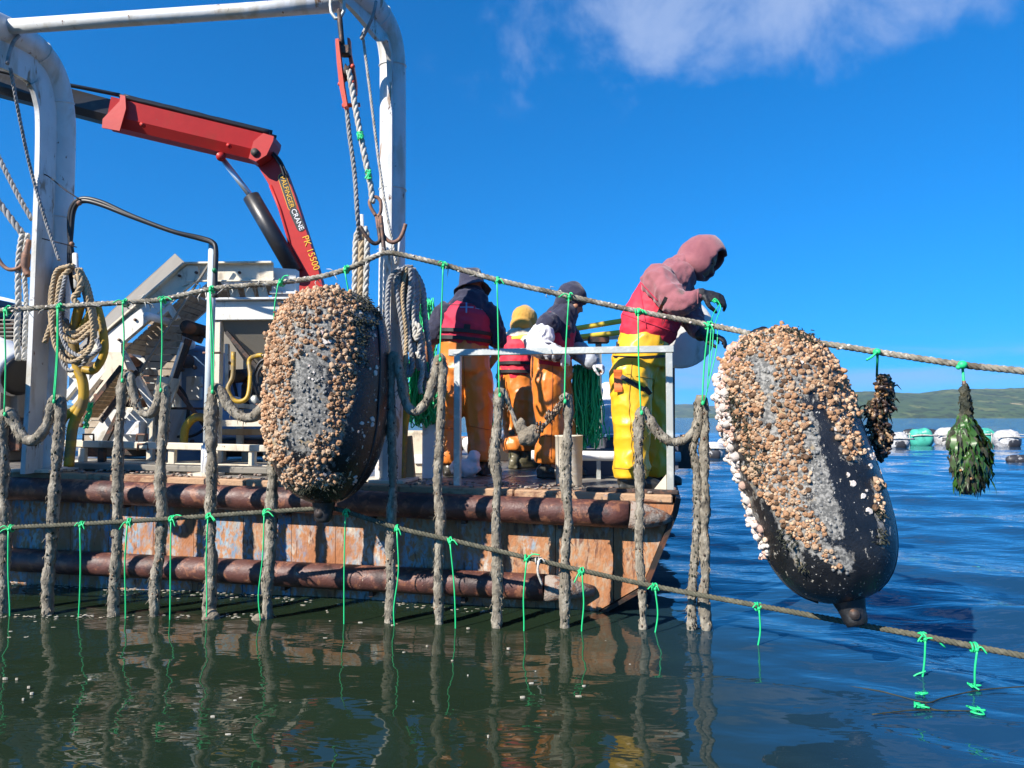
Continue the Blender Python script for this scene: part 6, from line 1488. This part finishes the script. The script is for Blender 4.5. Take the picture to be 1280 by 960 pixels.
    for s_ in 'RL': boot(t, J['ank'+s_], J['toe'+s_], J['sole'], M[W['boot']], lat)
    for s_ in spec.get('gloves', ''):
        mb = MB(); hd = J.get('hd'+s_) or (J['wr'+s_]-J['el'+s_]); hand(mb, J['wr'+s_], hd, J.get('pn'+s_, (0, 0, -1)), J.get('gs', 1.24), J.get('curl', .55)); d = Vector(hd).normalized()
        fd = (J['wr'+s_]-J['el'+s_]).normalized(); capsule(mb, [J['wr'+s_]-fd*.05, J['wr'+s_]], [.043, .037], n=12)
        fuse('glove', mb, .0055, M[W['glove']], t, 2, lambda p, n: .0025*noise.noise(p*60))
    return t, (r, f, u)
def beanie(t, c, r, f, u, m, s=1.0, cuff=True):
    c = Vector(c); A = (r, f, u); mb = MB(); mb.ball(c+u*.045*s-f*.008, (.097*s, .112*s, .098*s), 24, 16, A); mb.ball(c+u*.105*s-f*.02, (.055*s, .06*s, .05*s), 16, 10, A)
    # ear and nape cover, then cut the face free
    mb.ball(c-f*.035*s-u*.02*s, (.090*s, .075*s, .085*s), 20, 14, A)
    o = fuse('beanie', mb, .008, M[m], t, 3, folds(.004, (20, 20, 20)))
    if not cuff: return o
    mb = MB(); ring = [c+u*(.022+.018*math.cos(a))*s+r*math.sin(a)*.101*s+f*(math.cos(a)*.115-.006)*s for a in np.linspace(0, 2*PI, 40)[:-1]]; mb.tube(ring, [(.014*s, .006*s)]*len(ring), 8, closed=True, side=u); mb.build('cuff', M[m], o)
    return o
def X(px, py, D): return at(px, py, D)
from mathutils.bvhtree import BVHTree
def drape(objs, pts, lift=.004):
    """points of the clothing surface met along the sight lines, lifted a little off it"""
    trees = []
    for o in objs:
        off = offset_of(o); trees.append(BVHTree.FromPolygons([v.co+off for v in o.data.vertices], [list(p.vertices) for p in o.data.polygons]))
    out = []; eye = Vector((0, 0, CAMZ))
    for x, y in pts:
        d = (at(x, y, 5)-eye).normalized(); best = None
        for t_ in trees:
            h_, n_, _, L_ = t_.ray_cast(eye, d)
            if h_ is not None and (best is None or L_ < best[2]): best = (h_, n_, L_)
        if best: out.append((best[0]-d*lift, best[1]))
    return out
def kids(t, *names): return [o for o in t.children if o.name.split('.')[0] in names]
def band(t, objs, name, m, pts, w, lift=.005, k=10):
    """flat strap laid on the clothes"""
    P2 = []
    for (x0, y0), (x1, y1) in zip(pts, pts[1:]): P2 += [(x0+(x1-x0)*i/k, y0+(y1-y0)*i/k) for i in range(k)]
    P2.append(pts[-1]); Q = drape(objs, P2, lift)
    if len(Q) < 3: return
    mb = MB(); vs = []
    for i, (p, n_) in enumerate(Q):
        tg = (Q[min(i+1, len(Q)-1)][0]-Q[max(i-1, 0)][0]).normalized(); sd = tg.cross((Vector((0, 0, CAMZ))-p).normalized()).normalized()*w/2; nn = (Vector((0, 0, CAMZ))-p).normalized()*.004
        vs += [p-sd, p+sd, p+sd-nn, p-sd-nn]
    fs = []
    for i in range(len(Q)-1):
        for q in range(4): fs.append((i*4+q, i*4+(q+1) % 4, i*4+4+(q+1) % 4, i*4+4+q))
    fs += [(3, 2, 1, 0), (4*len(Q)-4, 4*len(Q)-3, 4*len(Q)-2, 4*len(Q)-1)]
    mb.add(vs, fs, False); return mb.build(name, m, t, fix=True)
def seam(t, objs, name, m, pts, r=.003):
    Q = [q[0] for q in drape(objs, pts, .002)]
    if len(Q) > 2: mb = MB(); mb.tube(Q, r, 5); mb.build(name, m, t)
def people():
    # --- worker in yellow trousers at the bow, bent over the rail
    b = on_deck(808, 4.86); sz = b.z+.004
    J = dict(lat=Vector((.08, -1, 0)).normalized(), fwd=Vector((1, .08, 0)), sole=sz,
        pelvis=X(798, 455, 4.86), waist=X(811, 405, 4.86), chest=X(831, 364, 4.84), neck=X(853, 336, 4.83), head=X(876, 326, 4.82), look=Vector((.74, -.42, -.52)), hup=Vector((.52, 0, .85)),
        hipR=X(788, 464, 4.76), hipL=X(812, 462, 4.98), kneeR=X(790, 532, 4.74), kneeL=X(813, 530, 5.0), ankR=X(789, 596, 4.74), ankL=X(817, 593, 5.0), toeR=Vector((1, -.25, 0)), toeL=Vector((1, .1, 0)),
        shR=X(823, 352, 4.66), elR=X(849, 380, 4.52), wrR=X(877, 367, 4.46), hdR=Vector((1, -.1, -.30)), pnR=Vector((-.2, .75, -.6)),
        shL=X(846, 352, 5.0), elL=X(864, 397, 4.92), wrL=X(876, 420, 4.70), hdL=Vector((.8, -.4, -.1)), pnL=Vector((0, .3, -1)), curl=.75)
    t, (r, f, u) = person('worker in yellow waterproof trousers and faded pink hood bending over the rail', b, J, dict(seed=2, bib=.62, hem=.02, seat=(.19, .185), band=(.18, .165), leg_r=(.140, .124, .112), fold=.014,
        jacket=((.165, .15), (.19, .150), (.16, .125)), sleeve=(.108, .086, .046), vest=((.20, .196), (.205, .190), (.205, .168), (.145, .12)), vest_low=.92, belts=(), gloves='RL', cuff={'R': .82, 'L': .82},
        mats=dict(skin='skin_dark', trousers='yellow_wet', jacket='hood_pink', vest='vest', boot='boot', glove='black_glove')))
    # hood: shell round the head, open at the face
    c = J['head']; bm = bmesh.new(); bmesh.ops.create_icosphere(bm, subdivisions=4, radius=1)
    kill = []
    for v in bm.verts:
        q = v.co.copy()
        if q.y > .70 and q.z < .60 and q.z > -.98: kill.append(v)
    bmesh.ops.delete(bm, geom=kill, context='VERTS')
    off = offset_of(t)
    for v in bm.verts:
        q = v.co; pk = 1+.13*max(0, q.z)*max(0, 1-abs(q.y)); nk = .16*max(0, -q.z-.2)
        p = c + r*(q.x*(.122+nk*.5)) + f*(q.y*(.150 if q.y < 0 else .172)*pk - .012) + u*(q.z*.150*pk + .014) - f*nk*.12
        p += (p-c).normalized()*(.010*noise.noise(p*11)+.004*noise.noise(p*30)); v.co = p-off
    me = bpy.data.meshes.new('hood'); bm.to_mesh(me); bm.free(); me.polygons.foreach_set('use_smooth', [True]*len(me.polygons))
    ho = link('hood', me, M['hood_pink'], t); sm = ho.modifiers.new('t', 'SOLIDIFY'); sm.thickness = .012; sm.offset = 0
    mb = MB(); capsule(mb, [J['chest'].lerp(J['neck'], .55), J['neck'], c-f*.03-u*.06], [(.125, .115), (.115, .105), (.105, .10)], side=J['lat'], n=18)
    fuse('hood_collar', mb, .010, M['hood_pink'], t, 3, folds(.012, (9, 9, 9), 3, .5))
    # belt, straps, pouch and seams laid on the clothes
    tr = kids(t, 'trousers'); ve = kids(t, 'life_vest', 'jacket'); M_ = M
    def ln(a, b, n=26, wob=0.0): return [(a[0]+(b[0]-a[0])*i/n+wob*math.sin(i*.9), a[1]+(b[1]-a[1])*i/n) for i in range(n+1)]
    band(t, tr, 'waist_belt', M['strap'], [(766, 446), (800, 447), (833, 445)], .018)
    band(t, tr, 'thigh_strap', M['strap'], [(776, 470), (806, 488)], .030)
    band(t, tr, 'buckle', M['strap'], [(805, 485), (812, 494)], .045)
    band(t, tr, 'knife_sheath', M['orange_knife'], [(772, 462), (773, 490)], .052, .02)
    band(t, tr, 'belt_pouch', M['orange_knife'], [(769, 416), (770, 440)], .035, .02)
    band(t, tr+ve, 'pouch_clip', M['strap'], [(772, 420), (772, 434)], .02, .03)
    seam(t, tr, 'side_seam', M['yellow_seam'], ln((790, 452), (786, 500))+ln((786, 500), (792, 590), 30, .8))
    seam(t, tr, 'hem_seam', M['yellow_seam'], ln((768, 585), (815, 588)))
    seam(t, tr, 'pocket_seam', M['yellow_seam'], ln((795, 470), (818, 474))+ln((818, 474), (816, 500)))
    band(t, ve, 'vest_strap', M['strap'], [(824, 392), (834, 372)], .035)
    seam(t, ve, 'vest_seam', M['vest_dark'], ln((778, 392), (850, 418)), .004); seam(t, ve, 'vest_seam', M['vest_dark'], ln((800, 362), (808, 410)), .004)
    seam(t, kids(t, 'jacket'), 'cuff_seam', M['hood_pink'], ln((873, 357), (872, 380)), .005); seam(t, kids(t, 'jacket'), 'shoulder_seam', M['vest_dark'], ln((800, 352), (822, 376)), .004)
    mb = MB(); mb.tube(catmull([X(893, 375, 4.40), X(898, 382, 4.38), X(893, 390, 4.3), X(888, 404, 4.1)], 4), .0028, 5); mb.tube(catmull([X(896, 374, 4.40), X(901, 384, 4.3), X(897, 396, 4.2), X(893, 408, 4.08)], 4), .0028, 5)
    for k in range(3): mb.tube(catmull([X(890+k*1.5, 377+k, 4.38), X(894, 373+k*2, 4.37), X(898, 379-k, 4.38)], 3), .0038, 5)
    mb.build('held_twine', M['twine'], t)
    # --- leftmost worker, back turned, navy bucket hat
    b = on_deck(580, 5.64); sz = b.z+.004; D = 5.66
    J = dict(lat=Vector((1, 0, 0)), fwd=Vector((-.2, 1, 0)), sole=sz, pelvis=X(580, 462, D), waist=X(581, 426, D), chest=X(584, 396, D), neck=X(590, 371, D+.03), head=X(590, 359, D+.08), look=Vector((-.55, .8, -.35)), hup=Vector((-.1, .3, 1)),
        hipR=X(596, 468, D), hipL=X(565, 468, D), kneeR=X(599, 528, D), kneeL=X(560, 526, D), ankR=X(602, 582, D-.05), ankL=X(560, 584, D-.05), toeR=Vector((.25, 1, 0)), toeL=Vector((-.3, 1, 0)),
        shR=X(611, 392, D), elR=X(624, 430, D+.02), wrR=X(615, 452, D+.3), shL=X(556, 392, D), elL=X(539, 425, D+.02), wrL=X(533, 462, D+.22), pnR=Vector((-1, 0, 0)), pnL=Vector((1, 0, 0)))
    t, (r, f, u) = person('worker with back turned in navy hat, red life vest and orange trousers by the coil', b, J, dict(seed=4, bib=1.05, hem=.06, seat=(.205, .16), band=(.19, .14), leg_r=(.124, .106, .100),
        cuff={'R': .0, 'L': .0}, sleeve=(.088, .078, .06), vest=((.200, .150), (.212, .160), (.205, .155), (.135, .11)), vest_low=.92, belts=(.10, .38), belt_r=(.222, .172), mats=dict(skin='skin', trousers='orange_wet', jacket='navy', vest='vest_dark', boot='boot', glove='black_glove')))
    c = J['head']; mb = MB(); mb.lathe([(.06, .125), (.085, .115), (.100, .06), (.105, .0), (.112, -.015), (.150, -.055), (.152, -.062), (.112, -.03), (.10, -.01)], c+u*.02, u, 28, r)
    mb.v = [tuple(Vector(v)+Vector((noise.noise(Vector(v)*14), noise.noise(Vector(v)*14+Vector((5, 0, 0))), noise.noise(Vector(v)*14+Vector((0, 5, 0)))))*.012) for v in mb.v]; mb.build('bucket_hat', M['navy'], t)
    mb = MB(); capsule(mb, [J['chest'].lerp(J['neck'], .6), J['neck'], c-u*.07], [(.125, .1), (.10, .09), (.095, .09)], side=J['lat'], n=16); fuse('hood_folded', mb, .010, M['navy'], t, 3, folds(.012, (10, 10, 10), 1, .5))
    ve = kids(t, 'life_vest'); tr = kids(t, 'trousers')
    band(t, ve, 'vest_emblem', M['blue_tank'], [(575, 384), (592, 384)], .012, .003); band(t, ve, 'vest_emblem', M['blue_tank'], [(583, 378), (583, 391)], .012, .006); band(t, ve, 'vest_lettering', M['blue_tank'], [(594, 385), (606, 388)], .006, .003)
    band(t, ve, 'vest_buckle', M['strap'], [(580, 408), (588, 409)], .04, .012)
    seam(t, ve, 'vest_seam', M['strap'], [(563+i*1.5, 381) for i in range(28)], .003); seam(t, tr, 'centre_seam', M['orange_seam'], [(579+.1*i, 436+i*2) for i in range(25)], .003)
    seam(t, tr, 'knee_seam', M['orange_seam'], [(585+i, 532+.2*i) for i in range(28)], .003); seam(t, tr, 'knee_seam', M['orange_seam'], [(545+i, 534+.1*i) for i in range(28)], .003)
    # --- small worker in mustard beanie
    b = on_deck(650, 6.45); sz = b.z+.004; D = 6.45
    J = dict(lat=Vector((.8, -.6, 0)), fwd=Vector((.6, .8, 0)), sole=sz, pelvis=X(648, 486, D), waist=X(646, 458, D), chest=X(648, 432, D), neck=X(652, 415, D), head=X(655, 405, D+.04), look=Vector((.6, .7, -.4)), hup=Vector((.1, .2, 1)),
        hipR=X(654, 490, D-.05), hipL=X(643, 490, D+.05), kneeR=X(655, 532, D-.05), kneeL=X(643, 530, D+.05), ankR=X(656, 572, D-.02), ankL=X(643, 573, D-.05), toeR=Vector((.8, .5, 0)), toeL=Vector((.2, 1, 0)),
        shR=X(664, 428, D-.1), elR=X(672, 452, D-.05), wrR=X(684, 462, D+.1), shL=X(635, 428, D+.1), elL=X(634, 452, D+.2), wrL=X(648, 466, D+.38))
    t, (r, f, u) = person('short worker in mustard beanie and bright red life vest, half hidden in the middle', b, J, dict(seed=6, bib=.9, hem=.09, seat=(.17, .15), band=(.165, .14), leg_r=(.122, .108, .10), vest=((.165, .145), (.175, .150), (.175, .150), (.12, .105)), jacket=((.15, .12), (.16, .12), (.13, .1)), vest_low=.6, belts=(.10, .38), belt_r=(.186, .163),
        mats=dict(skin='skin', trousers='orange_wet', jacket='cream_plastic', vest='vest', boot='boot_olive', glove='grey_glove')))
    beanie(t, J['head'], r, f, u, 'mustard', 1.16, False)
    # --- worker in navy hooded top facing right
    b = on_deck(690, 5.55); sz = b.z+.004; D = 5.55
    J = dict(lat=Vector((.15, -1, 0)).normalized(), fwd=Vector((1, .15, 0)), sole=sz, pelvis=X(689, 470, D), waist=X(690, 438, D), chest=X(697, 408, D), neck=X(707, 389, D), head=X(713, 377, D-.02), look=Vector((.88, -.12, -.42)), hup=Vector((.38, 0, .92)),
        hipR=X(685, 476, D-.10), hipL=X(694, 476, D+.10), kneeR=X(689, 532, D-.11), kneeL=X(702, 530, D+.10), ankR=X(685, 579, D-.11), ankL=X(702, 577, D+.1), toeR=Vector((1, -.4, 0)), toeL=Vector((1, .1, 0)),
        shR=X(685, 405, D-.20), elR=X(672, 431, D-.26), wrR=X(700, 444, D-.34), shL=X(704, 405, D+.17), elL=X(722, 437, D+.12), wrL=X(740, 453, D-.02), hdL=Vector((1, -.1, -.5)), pnR=Vector((.3, 1, -.4)), pnL=Vector((-.3, .6, -.8)), hdR=Vector((.7, .5, -.3)), curl=1.35, gs=.98)
    t, (r, f, u) = person('worker in navy beanie and hooded top with white sleeve, orange trousers, facing right', b, J, dict(seed=8, bib=1.0, hem=.03, seat=(.17, .165), band=(.165, .15), leg_r=(.126, .109, .100), vest=((.165, .148), (.175, .150), (.172, .146), (.12, .105)), jacket=((.16, .14), (.178, .142), (.145, .115)), vest_low=.62, belts=(.2,), belt_r=(.186, .163), gloves='RL', cuff={'R': .9, 'L': .75}, sleeve=(.084, .072, .055),
        mats=dict(skin='skin', trousers='orange_wet', jacket='navy', vest='vest_dark', boot='boot', glove='white_cloth')))
    beanie(t, J['head'], r, f, u, 'navy', 1.05)
    mb = MB(); capsule(mb, [J['shR'].lerp(J['elR'], .55), J['elR'], J['elR'].lerp(J['wrR'], .8)], [.100, .092, .060], n=14); fuse('arm_guard', mb, .009, M['white_cloth'], t, 3, folds(.012, (14, 14, 14), 2, .5))
    mb = MB(); capsule(mb, [J['elL'], J['elL'].lerp(J['wrL'], .95)], [.082, .062], n=14); fuse('arm_guard', mb, .009, M['grey_glove'], t, 3, folds(.010, (14, 14, 14), 6, .5))
    tr = kids(t, 'trousers'); ve = kids(t, 'life_vest')
    seam(t, tr, 'side_seam', M['orange_seam'], [(691-.05*i, 455+i*2.4) for i in range(50)], .003); seam(t, tr, 'knee_seam', M['orange_seam'], [(668+i, 545) for i in range(40)], .003)
    band(t, tr, 'brace_strap', M['vest_dark'], [(674, 452), (700, 456)], .03)
    mb = MB(); capsule(mb, [J['chest'].lerp(J['neck'], .3)-f*.03, J['neck']-f*.045, J['neck']-f*.06+u*.035], [(.125, .10), (.105, .085), (.075, .05)], side=J['lat'], n=16); fuse('hood_folded', mb, .010, M['navy'], t, 3, folds(.012, (10, 10, 10), 7, .5))
people()
# ================================================================== AIR
def haze():
    mb = MB(); mb.box((0, 0, 84), (1, 0, 0), (0, 1, 0), (0, 0, 1), 9600, 9600, 90); 
    m = bpy.data.materials.new('haze'); m.use_nodes = True; nt = m.node_tree; nt.nodes.clear()
    o = nt.nodes.new('ShaderNodeOutputMaterial'); v = nt.nodes.new('ShaderNodeVolumePrincipled'); v.inputs['Color'].default_value = (.55, .78, 1, 1); v.inputs['Density'].default_value = .00007; v.inputs['Anisotropy'].default_value = .1
    nt.links.new(v.outputs[0], o.inputs['Volume']); h = mb.build('haze', m); tag(h, 'thin bluish haze over the bay', 'haze', kind='stuff')
haze()
